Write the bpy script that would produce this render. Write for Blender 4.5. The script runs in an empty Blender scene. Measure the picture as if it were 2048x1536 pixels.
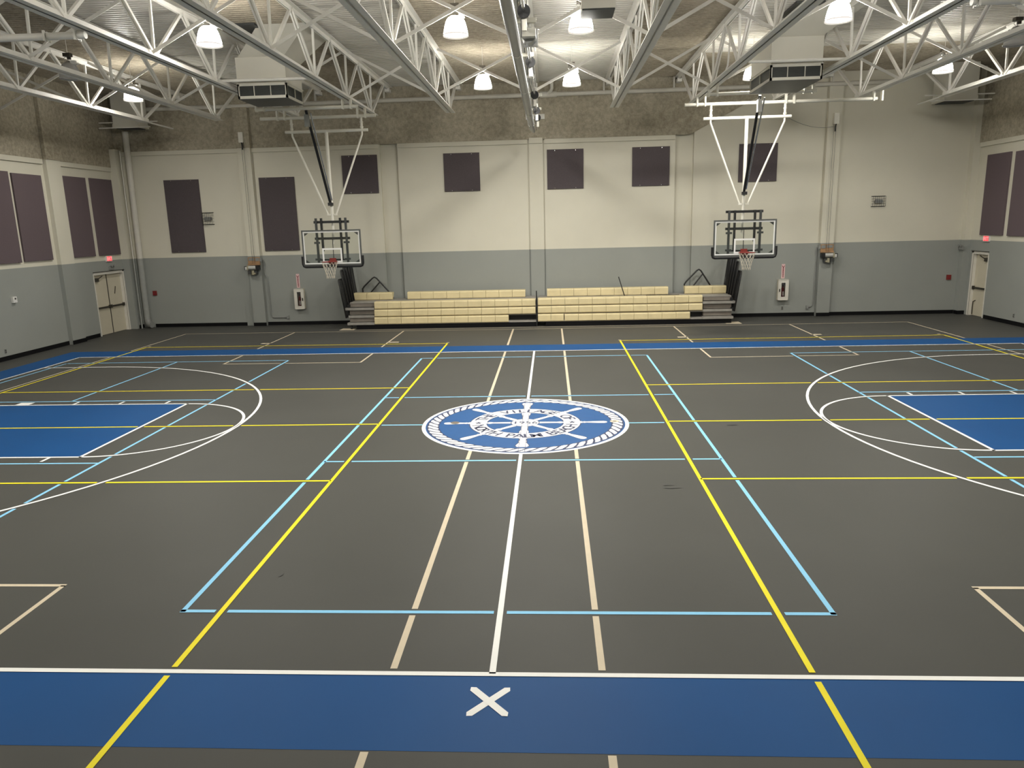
import bpy, math, random
from mathutils import Vector, Matrix
F = 0.3048                      # everything below is laid out in feet, built in metres
random.seed(7)
SC = bpy.context.scene
COL = SC.collection
ORG = {}                        # object name -> origin in feet
PI = math.pi

# ------------------------------------------------------------------ materials
def nodes_of(name):
    m = bpy.data.materials.new(name); m.use_nodes = True
    nt = m.node_tree; b = nt.nodes['Principled BSDF']
    return m, nt, b

def mat(name, c, rough=0.6, metal=0.0, var=0.06, scale=6.0, bump=0.0, bscale=40.0, spec=0.5, emit=None, estr=0.0):
    """painted / plain surface: base colour with a soft noise mottling and optional bump"""
    m, nt, b = nodes_of(name)
    tc = nt.nodes.new('ShaderNodeNewGeometry')
    n = nt.nodes.new('ShaderNodeTexNoise'); n.inputs['Scale'].default_value = scale; n.inputs['Detail'].default_value = 4
    nt.links.new(tc.outputs['Position'], n.inputs['Vector'])
    r = nt.nodes.new('ShaderNodeValToRGB')
    r.color_ramp.elements[0].position = 0.3; r.color_ramp.elements[1].position = 0.7
    r.color_ramp.elements[0].color = (*[max(0, x*(1-var)) for x in c], 1)
    r.color_ramp.elements[1].color = (*[min(1, x*(1+var)) for x in c], 1)
    nt.links.new(n.outputs['Fac'], r.inputs['Fac']); nt.links.new(r.outputs['Color'], b.inputs['Base Color'])
    b.inputs['Roughness'].default_value = rough; b.inputs['Metallic'].default_value = metal
    b.inputs['Specular IOR Level'].default_value = spec
    if bump:
        n2 = nt.nodes.new('ShaderNodeTexNoise'); n2.inputs['Scale'].default_value = bscale; n2.inputs['Detail'].default_value = 5
        nt.links.new(tc.outputs['Position'], n2.inputs['Vector'])
        bp = nt.nodes.new('ShaderNodeBump'); bp.inputs['Strength'].default_value = bump; bp.inputs['Distance'].default_value = 0.03
        nt.links.new(n2.outputs['Fac'], bp.inputs['Height']); nt.links.new(bp.outputs['Normal'], b.inputs['Normal'])
    if emit:
        b.inputs['Emission Color'].default_value = (*emit, 1); b.inputs['Emission Strength'].default_value = estr
    return m

def wall_paint(name, split_ft):
    """two-tone block wall paint: grey wainscot under a cream upper wall"""
    m, nt, b = nodes_of(name)
    g = nt.nodes.new('ShaderNodeNewGeometry')
    s = nt.nodes.new('ShaderNodeSeparateXYZ'); nt.links.new(g.outputs['Position'], s.inputs[0])
    gt = nt.nodes.new('ShaderNodeMath'); gt.operation = 'GREATER_THAN'; gt.inputs[1].default_value = split_ft*F
    nt.links.new(s.outputs['Z'], gt.inputs[0])
    n = nt.nodes.new('ShaderNodeTexNoise'); n.inputs['Scale'].default_value = 0.8; n.inputs['Detail'].default_value = 6
    nt.links.new(g.outputs['Position'], n.inputs['Vector'])
    mx = nt.nodes.new('ShaderNodeMix'); mx.data_type = 'RGBA'
    mx.inputs[6].default_value = (0.305, 0.318, 0.298, 1); mx.inputs[7].default_value = (0.67, 0.64, 0.54, 1)
    nt.links.new(gt.outputs[0], mx.inputs[0])
    hs = nt.nodes.new('ShaderNodeHueSaturation')
    mr = nt.nodes.new('ShaderNodeMapRange'); mr.inputs['To Min'].default_value = 0.94; mr.inputs['To Max'].default_value = 1.06
    nt.links.new(n.outputs['Fac'], mr.inputs['Value']); nt.links.new(mr.outputs[0], hs.inputs['Value'])
    nt.links.new(mx.outputs[2], hs.inputs['Color']); nt.links.new(hs.outputs[0], b.inputs['Base Color'])
    b.inputs['Roughness'].default_value = 0.7; b.inputs['Specular IOR Level'].default_value = 0.3
    n2 = nt.nodes.new('ShaderNodeTexNoise'); n2.inputs['Scale'].default_value = 25; n2.inputs['Detail'].default_value = 3
    nt.links.new(g.outputs['Position'], n2.inputs['Vector'])
    bp = nt.nodes.new('ShaderNodeBump'); bp.inputs['Strength'].default_value = 0.15; bp.inputs['Distance'].default_value = 0.01
    nt.links.new(n2.outputs['Fac'], bp.inputs['Height']); nt.links.new(bp.outputs['Normal'], b.inputs['Normal'])
    return m

def sprayed(name, c1, c2, scale=9.0, bump=0.9, stretch=1.0):
    """rough sprayed acoustic / fireproofing coat"""
    m, nt, b = nodes_of(name)
    g = nt.nodes.new('ShaderNodeNewGeometry')
    mp = nt.nodes.new('ShaderNodeMapping'); mp.inputs['Scale'].default_value = (1, stretch, 1)
    nt.links.new(g.outputs['Position'], mp.inputs['Vector'])
    n = nt.nodes.new('ShaderNodeTexNoise'); n.inputs['Scale'].default_value = scale; n.inputs['Detail'].default_value = 8
    n.inputs['Roughness'].default_value = 0.7
    nt.links.new(mp.outputs[0], n.inputs['Vector'])
    big = nt.nodes.new('ShaderNodeTexNoise'); big.inputs['Scale'].default_value = 0.6; big.inputs['Detail'].default_value = 3
    nt.links.new(g.outputs['Position'], big.inputs['Vector'])
    ad = nt.nodes.new('ShaderNodeMath'); ad.operation = 'MULTIPLY_ADD'; ad.inputs[1].default_value = 0.5
    nt.links.new(big.outputs['Fac'], ad.inputs[0]); nt.links.new(n.outputs['Fac'], ad.inputs[2])
    r = nt.nodes.new('ShaderNodeValToRGB')
    r.color_ramp.elements[0].position = 0.55; r.color_ramp.elements[1].position = 0.95
    r.color_ramp.elements[0].color = (*c1, 1); r.color_ramp.elements[1].color = (*c2, 1)
    nt.links.new(ad.outputs[0], r.inputs['Fac']); nt.links.new(r.outputs['Color'], b.inputs['Base Color'])
    b.inputs['Roughness'].default_value = 0.95; b.inputs['Specular IOR Level'].default_value = 0.1
    bp = nt.nodes.new('ShaderNodeBump'); bp.inputs['Strength'].default_value = bump; bp.inputs['Distance'].default_value = 0.05
    nt.links.new(n.outputs['Fac'], bp.inputs['Height']); nt.links.new(bp.outputs['Normal'], b.inputs['Normal'])
    return m

def emission(name, c, s):
    m = bpy.data.materials.new(name); m.use_nodes = True
    nt = m.node_tree; nt.nodes.clear()
    o = nt.nodes.new('ShaderNodeOutputMaterial'); e = nt.nodes.new('ShaderNodeEmission')
    e.inputs['Color'].default_value = (*c, 1); e.inputs['Strength'].default_value = s
    nt.links.new(e.outputs[0], o.inputs[0]); return m

def clear_pane(name, tint, alpha):
    m = bpy.data.materials.new(name); m.use_nodes = True
    nt = m.node_tree; nt.nodes.clear()
    o = nt.nodes.new('ShaderNodeOutputMaterial')
    t = nt.nodes.new('ShaderNodeBsdfTransparent'); t.inputs['Color'].default_value = (*tint, 1)
    g = nt.nodes.new('ShaderNodeBsdfGlossy'); g.inputs['Roughness'].default_value = 0.05
    mx = nt.nodes.new('ShaderNodeMixShader'); mx.inputs['Fac'].default_value = alpha
    nt.links.new(t.outputs[0], mx.inputs[1]); nt.links.new(g.outputs[0], mx.inputs[2]); nt.links.new(mx.outputs[0], o.inputs[0])
    return m

LAMP_STRENGTH = 60.0
M = dict(
 wall=wall_paint('two_tone_wall_paint', 8.5),
 spray=sprayed('sprayed_wall_coat', (0.31, 0.275, 0.21), (0.57, 0.52, 0.41), 9, 1.0),
 deck=mat('white_painted_deck', (0.60, 0.575, 0.52), 0.42, var=0.04, scale=1.5, spec=0.35),
 deckspray=sprayed('sprayed_deck_coat', (0.30, 0.262, 0.20), (0.56, 0.50, 0.40), 7, 0.9, 3.0),
 floor=mat('grey_rubber_floor', (0.073, 0.073, 0.067), 0.5, var=0.05, scale=0.5, bump=0.02, bscale=60, spec=0.12),
 blue=mat('blue_floor_paint', (0.005, 0.068, 0.225), 0.5, var=0.05, scale=0.6, spec=0.12),
 emblem_blue=mat('emblem_blue_paint', (0.026, 0.098, 0.270), 0.5, var=0.03, spec=0.12),
 navy=mat('navy_outline_paint', (0.03, 0.04, 0.10), 0.5, var=0.02, spec=0.3),
 white_line=mat('white_line_paint', (0.93, 0.93, 0.91), 0.5, var=0.02, spec=0.12),
 yellow=mat('yellow_line_paint', (0.88, 0.76, 0.03), 0.5, var=0.03, spec=0.12),
 cyan=mat('light_blue_line_paint', (0.27, 0.61, 0.88), 0.5, var=0.03, spec=0.12),
 tan=mat('tan_line_paint', (0.66, 0.57, 0.43), 0.5, var=0.03, spec=0.12),
 plate=mat('dull_metal_plate', (0.22, 0.19, 0.15), 0.4, 0.5),
 scuff=mat('dark_scuff', (0.045, 0.044, 0.04), 0.6),
 rubber=mat('black_rubber_and_shade', (0.006, 0.006, 0.007), 0.6, spec=0.15),
 steel=mat('white_painted_steel', (0.83, 0.81, 0.76), 0.42, var=0.03, spec=0.45),
 ivory=mat('ivory_painted_steel', (0.80, 0.775, 0.69), 0.42, var=0.03, spec=0.45),
 galv=mat('galvanised_steel_tube', (0.30, 0.31, 0.31), 0.35, 0.6, var=0.05),
 silver=mat('dull_silver_paint', (0.55, 0.55, 0.53), 0.3, 0.35),
 chrome=mat('bright_steel', (0.6, 0.6, 0.6), 0.22, 0.9),
 black=mat('black_powder_coat', (0.012, 0.012, 0.013), 0.4, var=0.1),
 charcoal=mat('charcoal_steel', (0.045, 0.048, 0.048), 0.45, var=0.05),
 darkgrille=mat('dark_grille', (0.045, 0.05, 0.048), 0.6, var=0.15, scale=40),
 alu=mat('grey_anodised_frame', (0.12, 0.125, 0.12), 0.4, 0.3),
 duct=mat('off_white_sheet_metal', (0.66, 0.635, 0.56), 0.5, var=0.03, scale=1.2),
 panel=mat('plum_fabric', (0.095, 0.080, 0.086), 0.95, var=0.10, scale=60, bump=0.1, bscale=120, spec=0.1),
 panelL=mat('mauve_fabric', (0.135, 0.105, 0.115), 0.95, var=0.10, scale=60, bump=0.1, bscale=120, spec=0.1),
 cream=mat('cream_bench_plastic', (0.72, 0.61, 0.36), 0.5, var=0.05, scale=4),
 deckgrey=mat('grey_deck_board', (0.30, 0.285, 0.26), 0.6, var=0.12, scale=5),
 riser=mat('brown_grey_riser', (0.20, 0.175, 0.15), 0.6, var=0.1, scale=5),
 door=mat('cream_door_paint', (0.60, 0.55, 0.43), 0.5, var=0.03, scale=2),
 doorframe=mat('white_door_frame', (0.72, 0.69, 0.62), 0.45, var=0.03),
 bronze=mat('dark_bronze', (0.06, 0.053, 0.042), 0.4, 0.4),
 white=mat('white_plastic', (0.75, 0.74, 0.72), 0.45, var=0.02),
 red=mat('red_paint', (0.42, 0.025, 0.02), 0.4, var=0.05),
 alarmred=mat('alarm_red_plastic', (0.20, 0.02, 0.018), 0.45, var=0.05),
 orange=mat('orange_rim_steel', (0.22, 0.025, 0.018), 0.45, var=0.05),
 darkred=mat('dark_red_ink', (0.20, 0.012, 0.02), 0.6),
 pink=mat('faded_pink_sign', (0.72, 0.50, 0.50), 0.6, var=0.04),
 net=mat('white_nylon_cord', (0.72, 0.66, 0.55), 0.9, var=0.05),
 wood=mat('orange_plywood', (0.34, 0.20, 0.10), 0.7, var=0.2, scale=12),
 brass=mat('pale_brass', (0.5, 0.46, 0.33), 0.35, 0.6),
 conduit=mat('grey_painted_conduit', (0.24, 0.245, 0.235), 0.5),
 pipe=mat('white_painted_pipe', (0.62, 0.595, 0.53), 0.5, var=0.03),
 greypipe=mat('grey_lower_pipe_paint', (0.30, 0.31, 0.292), 0.6),
 pane=clear_pane('clear_acrylic', (0.97, 0.985, 0.975), 0.03),
 tint=clear_pane('dark_cabinet_glass', (0.78, 0.76, 0.76), 0.04),
 lamp=emission('lit_prismatic_glass', (1.0, 0.965, 0.88), LAMP_STRENGTH),
 lens=emission('lit_lens', (1.0, 0.965, 0.88), 335.0),
 lampband=emission('lit_glass_lip', (1.0, 0.93, 0.82), 0.85),
 offglass=mat('unlit_prismatic_glass', (0.55, 0.54, 0.53), 0.25, var=0.05),
 exit_glow=emission('red_exit_glow', (1.0, 0.07, 0.08), 1.1),
 exit_letter=emission('exit_letter_glow', (1.0, 0.42, 0.40), 1.3),
 plug=mat('socket_dark', (0.05, 0.045, 0.04), 0.5),
 lime=mat('lime_ball_felt', (0.42, 0.50, 0.05), 0.8),
 bark=mat('dust_grey_strap', (0.02, 0.02, 0.022), 0.7),
)

# ------------------------------------------------------------------ mesh builder (feet)
class MB:
    def __init__(s): s.v = []; s.f = []; s.sm = []; s.mi = []; s.cur = 0
    def add(s, vs, fs, smooth=False):
        b = len(s.v); s.v += [tuple(p) for p in vs]
        for f in fs: s.f.append(tuple(b+i for i in f)); s.sm.append(smooth); s.mi.append(s.cur)
        return s
    def box(s, x0, x1, y0, y1, z0, z1):
        vs = [(x, y, z) for z in (z0, z1) for y in (y0, y1) for x in (x0, x1)]
        return s.add(vs, [(0,2,3,1),(4,5,7,6),(0,1,5,4),(2,6,7,3),(0,4,6,2),(1,3,7,5)])
    def bar(s, p0, p1, w, h, up=(0,0,1)):
        p0, p1 = Vector(p0), Vector(p1); d = (p1-p0).normalized(); u = Vector(up)
        sd = d.cross(u)
        if sd.length < 1e-4: sd = d.cross(Vector((1,0,0)))
        sd.normalize(); u = sd.cross(d).normalized(); a = sd*(w/2); b = u*(h/2)
        vs = [p+x+y for p in (p0, p1) for x, y in ((-a,-b),(a,-b),(a,b),(-a,b))]
        return s.add(vs, [(3,2,1,0),(4,5,6,7),(0,1,5,4),(1,2,6,5),(2,3,7,6),(3,0,4,7)])
    def path(s, pts, r, n=8, closed=False, caps=True, radii=None):
        P = [Vector(p) for p in pts]; k = len(P); rings = []; prev = None
        for i in range(k):
            if closed: t = (P[(i+1) % k]-P[i-1]).normalized()
            else: t = ((P[min(i+1, k-1)]-P[i]).normalized()*(i < k-1) + (P[i]-P[max(i-1, 0)]).normalized()*(i > 0)).normalized()
            if prev is None:
                a = t.cross(Vector((0,0,1)))
                if a.length < 1e-3: a = t.cross(Vector((1,0,0)))
            else: a = prev - t*prev.dot(t)
            a.normalize(); prev = a; b = t.cross(a)
            rr = radii[i] if radii else r
            rings.append([P[i]+(a*math.cos(2*PI*j/n)+b*math.sin(2*PI*j/n))*rr for j in range(n)])
        vs = [p for g in rings for p in g]; fs = []
        for i in range(k if closed else k-1):
            for j in range(n):
                a0, b0 = i*n, ((i+1) % k)*n
                fs.append((a0+j, a0+(j+1) % n, b0+(j+1) % n, b0+j))
        s.add(vs, fs, True)
        if caps and not closed:
            s.add(rings[0], [tuple(range(n-1, -1, -1))]); s.add(rings[-1], [tuple(range(n))])
        return s
    def tube(s, p0, p1, r, n=10, r2=None): return s.path([p0, p1], r, n, radii=[r, r2 if r2 is not None else r])
    def lathe(s, prof, c, n=24, smooth=True):
        vs = [(c[0]+r*math.cos(2*PI*j/n), c[1]+r*math.sin(2*PI*j/n), c[2]+z) for r, z in prof for j in range(n)]
        fs = [(i*n+j, i*n+(j+1) % n, (i+1)*n+(j+1) % n, (i+1)*n+j) for i in range(len(prof)-1) for j in range(n)]
        return s.add(vs, fs, smooth)
    def prism(s, poly, axis, a, b):
        def P(u, w, t): return {'x': (t, u, w), 'y': (u, t, w), 'z': (u, w, t)}[axis]
        n = len(poly); vs = [P(u, w, a) for u, w in poly]+[P(u, w, b) for u, w in poly]
        fs = [tuple(range(n-1, -1, -1)), tuple(range(n, 2*n))]+[(i, (i+1) % n, n+(i+1) % n, n+i) for i in range(n)]
        return s.add(vs, fs)
    def flat(s, poly, z): return s.add([(x, y, z) for x, y in poly], [tuple(range(len(poly)))])
    def annulus(s, cx, cy, r0, r1, z, n=96, a0=0, a1=2*PI):
        full = abs(a1-a0-2*PI) < 1e-6; k = n if full else n+1
        vs = []
        for i in range(k):
            a = a0+(a1-a0)*i/n
            vs += [(cx+r0*math.cos(a), cy+r0*math.sin(a), z), (cx+r1*math.cos(a), cy+r1*math.sin(a), z)]
        return s.add(vs, [(2*i, 2*i+1, (2*((i+1) % k))+1, 2*((i+1) % k)) for i in range(n)])
    def disc(s, cx, cy, r, z, n=48): return s.flat([(cx+r*math.cos(2*PI*i/n), cy+r*math.sin(2*PI*i/n)) for i in range(n)], z)
    def build(s, name, mats, parent=None, origin=None):
        if parent is not None: o0 = ORG[parent.name]
        elif origin is not None: o0 = origin
        else:
            xs, ys, zs = zip(*s.v); o0 = ((min(xs)+max(xs))/2, (min(ys)+max(ys))/2, min(zs))
        own = origin if (parent is not None and origin is not None) else o0
        me = bpy.data.meshes.new(name)
        me.from_pydata([((x-own[0])*F, (y-own[1])*F, (z-own[2])*F) for x, y, z in s.v], [], s.f)
        if not isinstance(mats, (list, tuple)): mats = [mats]
        for m in mats: me.materials.append(m)
        for p, sm, mi in zip(me.polygons, s.sm, s.mi): p.use_smooth = sm; p.material_index = mi
        me.update()
        o = bpy.data.objects.new(name, me); COL.objects.link(o)
        if parent is not None:
            o.parent = parent; o.location = [(a-b)*F for a, b in zip(own, o0)]
        else: o.location = [a*F for a in o0]
        ORG[o.name] = own
        return o

def tag(o, label, cat=None, group=None):
    o['label'] = label
    if cat: o['category'] = cat
    if group: o['group'] = group
    return o
def thing(name, label, cat, loc, group=None):
    o = bpy.data.objects.new(name, None); COL.objects.link(o); o.empty_display_size = 0.2
    o.location = [a*F for a in loc]; ORG[o.name] = tuple(loc)
    return tag(o, label, cat, group)
def structure(o): o['kind'] = 'structure'; return o
def copy_tree(o, loc=None, label=None, parent=None):
    c = o.copy(); COL.objects.link(c)
    if parent is not None: c.parent = parent
    if loc is not None: c.location = [a*F for a in loc]; ORG[c.name] = tuple(loc)
    if label: c['label'] = label
    for ch in list(o.children): copy_tree(ch, parent=c)
    return c

# letters ------------------------------------------------------------
_glyph = {}
def glyph(ch, offset=0.0):
    key = (ch, offset)
    if key not in _glyph:
        cu = bpy.data.curves.new('glyph', 'FONT'); cu.body = ch; cu.size = 1.0; cu.offset = offset; cu.resolution_u = 3
        ob = bpy.data.objects.new('glyph', cu); COL.objects.link(ob)
        bpy.context.view_layer.update()
        me = bpy.data.meshes.new_from_object(ob.evaluated_get(bpy.context.evaluated_depsgraph_get()))
        vs = [(v.co.x, v.co.y) for v in me.vertices]; fs = [tuple(p.vertices) for p in me.polygons]
        bpy.data.objects.remove(ob); bpy.data.curves.remove(cu); bpy.data.meshes.remove(me)
        xs = [v[0] for v in vs] or [0]
        _glyph[key] = (vs, fs, min(xs), max(xs))
    return _glyph[key]
def put_glyph(mb, ch, centre, right, up, size, offset=0.0):
    vs, fs, x0, x1 = glyph(ch, offset); c, r, u = Vector(centre), Vector(right), Vector(up)
    mb.add([c + r*((x-(x0+x1)/2)*size) + u*((y-0.345)*size) for x, y in vs], fs)
def put_text(mb, s, centre, right, up, size, pitch, offset=0.0):
    c, r = Vector(centre), Vector(right)
    for i, ch in enumerate(s):
        if ch != ' ': put_glyph(mb, ch, c + r*((i-(len(s)-1)/2)*pitch), right, up, size, offset)

# ------------------------------------------------------------------ camera
def camera():
    f, yaw, pitch, roll, cx, cy, cz = CAMP
    c, s = math.cos, math.sin
    Rz = Matrix(((c(yaw), -s(yaw), 0), (s(yaw), c(yaw), 0), (0, 0, 1)))
    Rx = Matrix(((1, 0, 0), (0, c(pitch), -s(pitch)), (0, s(pitch), c(pitch))))
    Ry = Matrix(((c(roll), 0, s(roll)), (0, 1, 0), (-s(roll), 0, c(roll))))
    R = Rz @ Rx @ Ry
    right, fwd, up = R.col[0], R.col[1], R.col[2]
    cam = bpy.data.cameras.new('camera'); o = bpy.data.objects.new('camera', cam); COL.objects.link(o)
    mw = Matrix((right, up, -fwd)).transposed().to_4x4(); mw.translation = Vector((cx, cy, cz))*F
    o.matrix_world = mw
    cam.sensor_width = 36.0; cam.lens = f*36.0/2048.0; cam.clip_end = 200
    SC.camera = o
CAMP = (1481.52857, 0.0569900, -0.2134100, 0.0247600, 1.69829, -42.48080, 11.58413)
camera()

# ------------------------------------------------------------------ room shell
XL, XR, YB, YF, ZC = -50.15, 49.5, 47.0, -47.0, 27.2
fl = structure(MB().box(XL-1, XR+1, YF-1, YB+1, -0.5, 0).build('floor', M['floor'], origin=(0, 0, 0)))
fl['label'] = 'grey rubber gymnasium floor with painted court lines'

# far wall: plan profile with pilasters and recessed joints, extruded up
prof = [(XL, YB), (-36.0, YB), (-36.0, YB-.08), (-34.95, YB-.08), (-34.95, YB-.55), (-33.45, YB-.55), (-33.45, YB),
        (-18.25, YB), (-18.25, YB+.45), (-16.15, YB+.45), (-16.15, YB), (-0.95, YB), (-0.95, YB+.22), (-0.78, YB+.22),
        (-0.78, YB-.06), (0.84, YB-.06), (0.84, YB+.22), (1.0, YB+.22), (1.0, YB), (16.0, YB), (16.0, YB+.45), (18.1, YB+.45), (18.1, YB),
        (32.75, YB), (32.75, YB-.55), (34.25, YB-.55), (34.25, YB), (XR, YB), (XR, YB+1), (XL, YB+1)]
wb = structure(MB().prism(prof, 'z', 0, 28.4).build('wall_back', M['wall'], origin=(0, YB, 0)))
wl = structure(MB().box(XL-1, XL, YF-1, 39.45, 0, 28.4).box(XL-1, XL, 45.4, YB+1, 0, 28.4).box(XL-1, XL, 39.45, 45.4, 7.1, 28.4).build('wall_left', M['wall'], origin=(XL, 0, 0)))
wr = structure(MB().box(XR, XR+1, YF-1, 42.3, 0, 28.4).box(XR, XR+1, 45.45, YB+1, 0, 28.4).box(XR, XR+1, 42.3, 45.45, 7.1, 28.4).build('wall_right', M['wall'], origin=(XR, 0, 0)))
wf = structure(MB().box(XL, XR, YF-1, YF, 0, 28.4).build('wall_front', M['wall'], origin=(0, YF, 0)))
# sprayed acoustic coat on the upper walls
mb = MB(); mb.prism([(XL, 21.0), (17.6, 21.0), (25.5, 25.0), (29.6, 27.3), (XL, 27.3)], 'y', YB-.16, YB-.001); mb.box(-35.1, -33.35, YB-.72, YB-.16, 21.0, 27.3); mb.build('sprayed_coating', M['spray'], wb)
MB().box(XL+.001, XL+.16, 35.95, YB-.2, 19.15, 27.3).box(XL+.001, XL+.16, YF, 33.55, 19.15, 27.3).box(XL+.16, XL+.55, 33.58, 35.95, 19.15, 27.3).build('sprayed_coating', M['spray'], wl)
MB().box(XR-.16, XR-.001, YF, YB-.75, 19.1, 27.3).build('sprayed_coating', M['spray'], wr)
# raised lips under the coat, pilasters, corner columns
structure(MB().box(XL+.2, -18.3, YB-.2, YB-.001, 20.5, 20.98).box(-16.1, -1.0, YB-.2, YB-.001, 20.5, 20.98).box(1.05, 15.95, YB-.2, YB-.001, 20.5, 20.98).box(-0.75, 0.8, YB-.25, YB-.07, 20.55, 21.15).build('trim_1', M['wall']))
structure(MB().box(XL+.001, XL+.2, 36.0, YB-1.5, 18.65, 19.13).box(XL+.001, XL+.2, YF+.1, 33.5, 18.65, 19.13).build('trim_2', M['wall']))
structure(MB().box(XR-.2, XR-.001, YF+.1, YB-1.0, 18.6, 19.08).build('trim_3', M['wall']))
structure(MB().box(XL+.001, XL+.45, 33.65, 35.9, 0, 19.15).build('trim_4', M['wall']))
structure(MB().box(XL+.001, XL+.85, 45.6, YB-.01, 0, 21.2).build('trim_5', M['wall']))
structure(MB().box(XR-.75, XR-.001, 46.2, YB-.01, 0, 27.1).build('trim_6', M['wall']))
# black rubber base
structure(MB().box(-47.7, -35.0, YB-.06, YB-.002, 0, .42).box(-34.99, -33.4, YB-.62, YB-.56, 0, .42).box(-33.4, 32.7, YB-.06, YB-.002, 0, .42).box(32.72, 34.28, YB-.62, YB-.56, 0, .42).box(34.3, XR-.8, YB-.06, YB-.002, 0, .42).build('baseboard_back', M['rubber']))
structure(MB().box(XL+.002, XL+.06, YF+.1, 33.6, 0, .42).box(XL+.452, XL+.52, 33.6, 35.95, 0, .42).box(XL+.002, XL+.06, 35.95, 39.2, 0, .42).box(XL+.952, XL+1.02, 45.9, YB-.1, 0, .42).build('baseboard_left', M['rubber']))
structure(MB().box(XR-.06, XR-.002, YF+.1, 42.1, 0, .42).box(XR-.8, XR-.76, 46.14, YB-.1, 0, .42).box(XR-.8, XR-.002, 46.1, 46.18, 0, .42).build('baseboard_right', M['rubber']))

# corrugated deck
def deck():
    mb = MB()
    JX = [XL, -41.0, -33.2, -24.7, -16.7, -8.6, 0.1, 8.3, 16.1, 24.4, 32.5, 41.1, XR]
    rough = {0: YF, 1: YF, 2: 99, 3: YF, 4: 99, 5: YF, 6: 99, 7: YF, 8: 34.9, 9: 33.9, 10: 33.9, 11: YF}
    per = 0.5
    for i in range(12):
        x0, x1 = JX[i], JX[i+1]
        for y0, y1, rgh in ((YF, min(rough[i], YB+.45), False), (max(YF, rough[i]), YB+.45, True)):
            if y1-y0 < .2: continue
            d = 0.09 if rgh else 0.16
            pts = []; y = y0; k = int(round((y1-y0)/per)); p = (y1-y0)/k
            for j in range(k):
                yy = y0+j*p; pts += [(yy, ZC), (yy+.22*p/.5, ZC), (yy+.29*p/.5, ZC+d), (yy+.43*p/.5, ZC+d)]
            pts.append((y1, ZC))
            mb.cur = 1 if rgh else 0
            vs = [(x, y, z) for y, z in pts for x in (x0, x1)]
            mb.add(vs, [(2*j, 2*j+2, 2*j+3, 2*j+1) for j in range(len(pts)-1)])
    mb.cur = 0; mb.box(XL-1, XR+1, YF-1, YB+1, 28.4, 28.6)
    o = structure(mb.build('ceiling', [M['deck'], M['deckspray']], origin=(0, 0, ZC)))
    o['label'] = 'corrugated metal roof deck, some bays coated with rough tan spray'
deck()

# ------------------------------------------------------------------ floor markings
PRI = {'white': 4, 'yellow': 3, 'cyan': 2, 'tan': 1}
SEG = []
def seg(c, x0, y0, x1, y1, w=0.167): SEG.append((c, (x0, y0), (x1, y1), w))
W = 0.175
# basketball (white)
seg('white', -43.7, -25.12, 43.55, -25.12, W); seg('white', -43.75, 25.3, 0, 25.15, W); seg('white', 0, 25.15, 43.55, 25.3, W)
seg('white', -43.66, -25.1, -43.66, 25.35, W); seg('white', 43.5, -25.1, 43.5, 25.35, W)
seg('white', 0.0, -25.1, -0.02, 25.15, W)
for s_, xf in ((-1, -23.45), (1, 23.47)):
    xb = 43.5*s_
    seg('white', xf, 5.85, xf+.08*s_*-0, -6.15, W)
    seg('white', xf-.09*s_, 5.77, xb, 5.9, W); seg('white', xf-.09*s_, -6.1, xb, -6.1, W)
    for hx in (25.08, 28.38, 31.67):
        seg('white', hx*s_, 5.95, hx*s_, 6.6, W); seg('white', hx*s_, -6.2, hx*s_, -6.85, W)
    seg('white', 35.4*s_, 5.95, 35.4*s_, 6.6, 1.0); seg('white', 35.4*s_, -6.2, 35.4*s_, -6.85, 1.0)
ARCS = []
for s_ in (-1, 1):
    cx, cy, r = 37.95*s_, -0.25, 20.55
    pts = [(43.5*s_, cy+20.3)]
    for i in range(61):
        a = PI/2 - PI*i/60
        pts.append((cx - s_*r*math.cos(a), cy+(20.3 if a > 0 else 20.95)*math.sin(a)))
    pts.append((43.5*s_, cy-20.95)); ARCS.append(pts)
    cx = 23.45*s_
    ARCS.append([(cx - s_*5.95*math.cos(PI/2-PI*i/40), -0.16+5.93*math.sin(PI/2-PI*i/40)) for i in range(41)])
# volleyball (yellow)
for (xa, xb, xc, xd) in ((-8.83, -8.68, -40.1, -39.6), (8.36, 8.31, 39.55, 38.9)):
    seg('yellow', xa, 30.5, xb, -30.4); seg('yellow', xc, 30.75, xd, -30.4)
    seg('yellow', xa, 30.42, xc, 30.78); seg('yellow', xb, -30.4, xd, -30.4)
    m_ = (xa+xb)/2; n_ = (xc+xd)/2
    seg('yellow', m_, 9.98, n_, 10.03); seg('yellow', m_, -0.03, n_, -0.2); seg('yellow', m_, -10.03, n_, -10.25)
# pickleball (light blue)
def pickle(x0a, x0b, x1a, x1b, xm):
    seg('cyan', x0a, 22.2, x0b, -22.0); seg('cyan', x1a, 22.2, x1b, -22.0)
    seg('cyan', min(x0a, x1a)-.08, 22.12, max(x0a, x1a)+.08, 22.12); seg('cyan', min(x0b, x1b)-.08, -21.95, max(x0b, x1b)+.08, -21.95)
    xa, xb = (x0a+x0b)/2, (x1a+x1b)/2
    seg('cyan', xa, 6.88, xb, 6.88); seg('cyan', xa, -7.15, xb, -7.15)
    if xm is not None: seg('cyan', xm, 22.1, xm, 6.9); seg('cyan', xm, -7.2, xm, -21.9)
pickle(-10.0, -9.93, 9.93, 9.93, None)
seg('cyan', -8.7, -0.28, -6.0, -0.28); seg('cyan', 8.3, -0.28, 6.0, -0.28)
pickle(-22.1, -21.6, -42.85, -42.6, -32.4); pickle(22.3, 21.65, 42.8, 42.5, 32.35)
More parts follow.
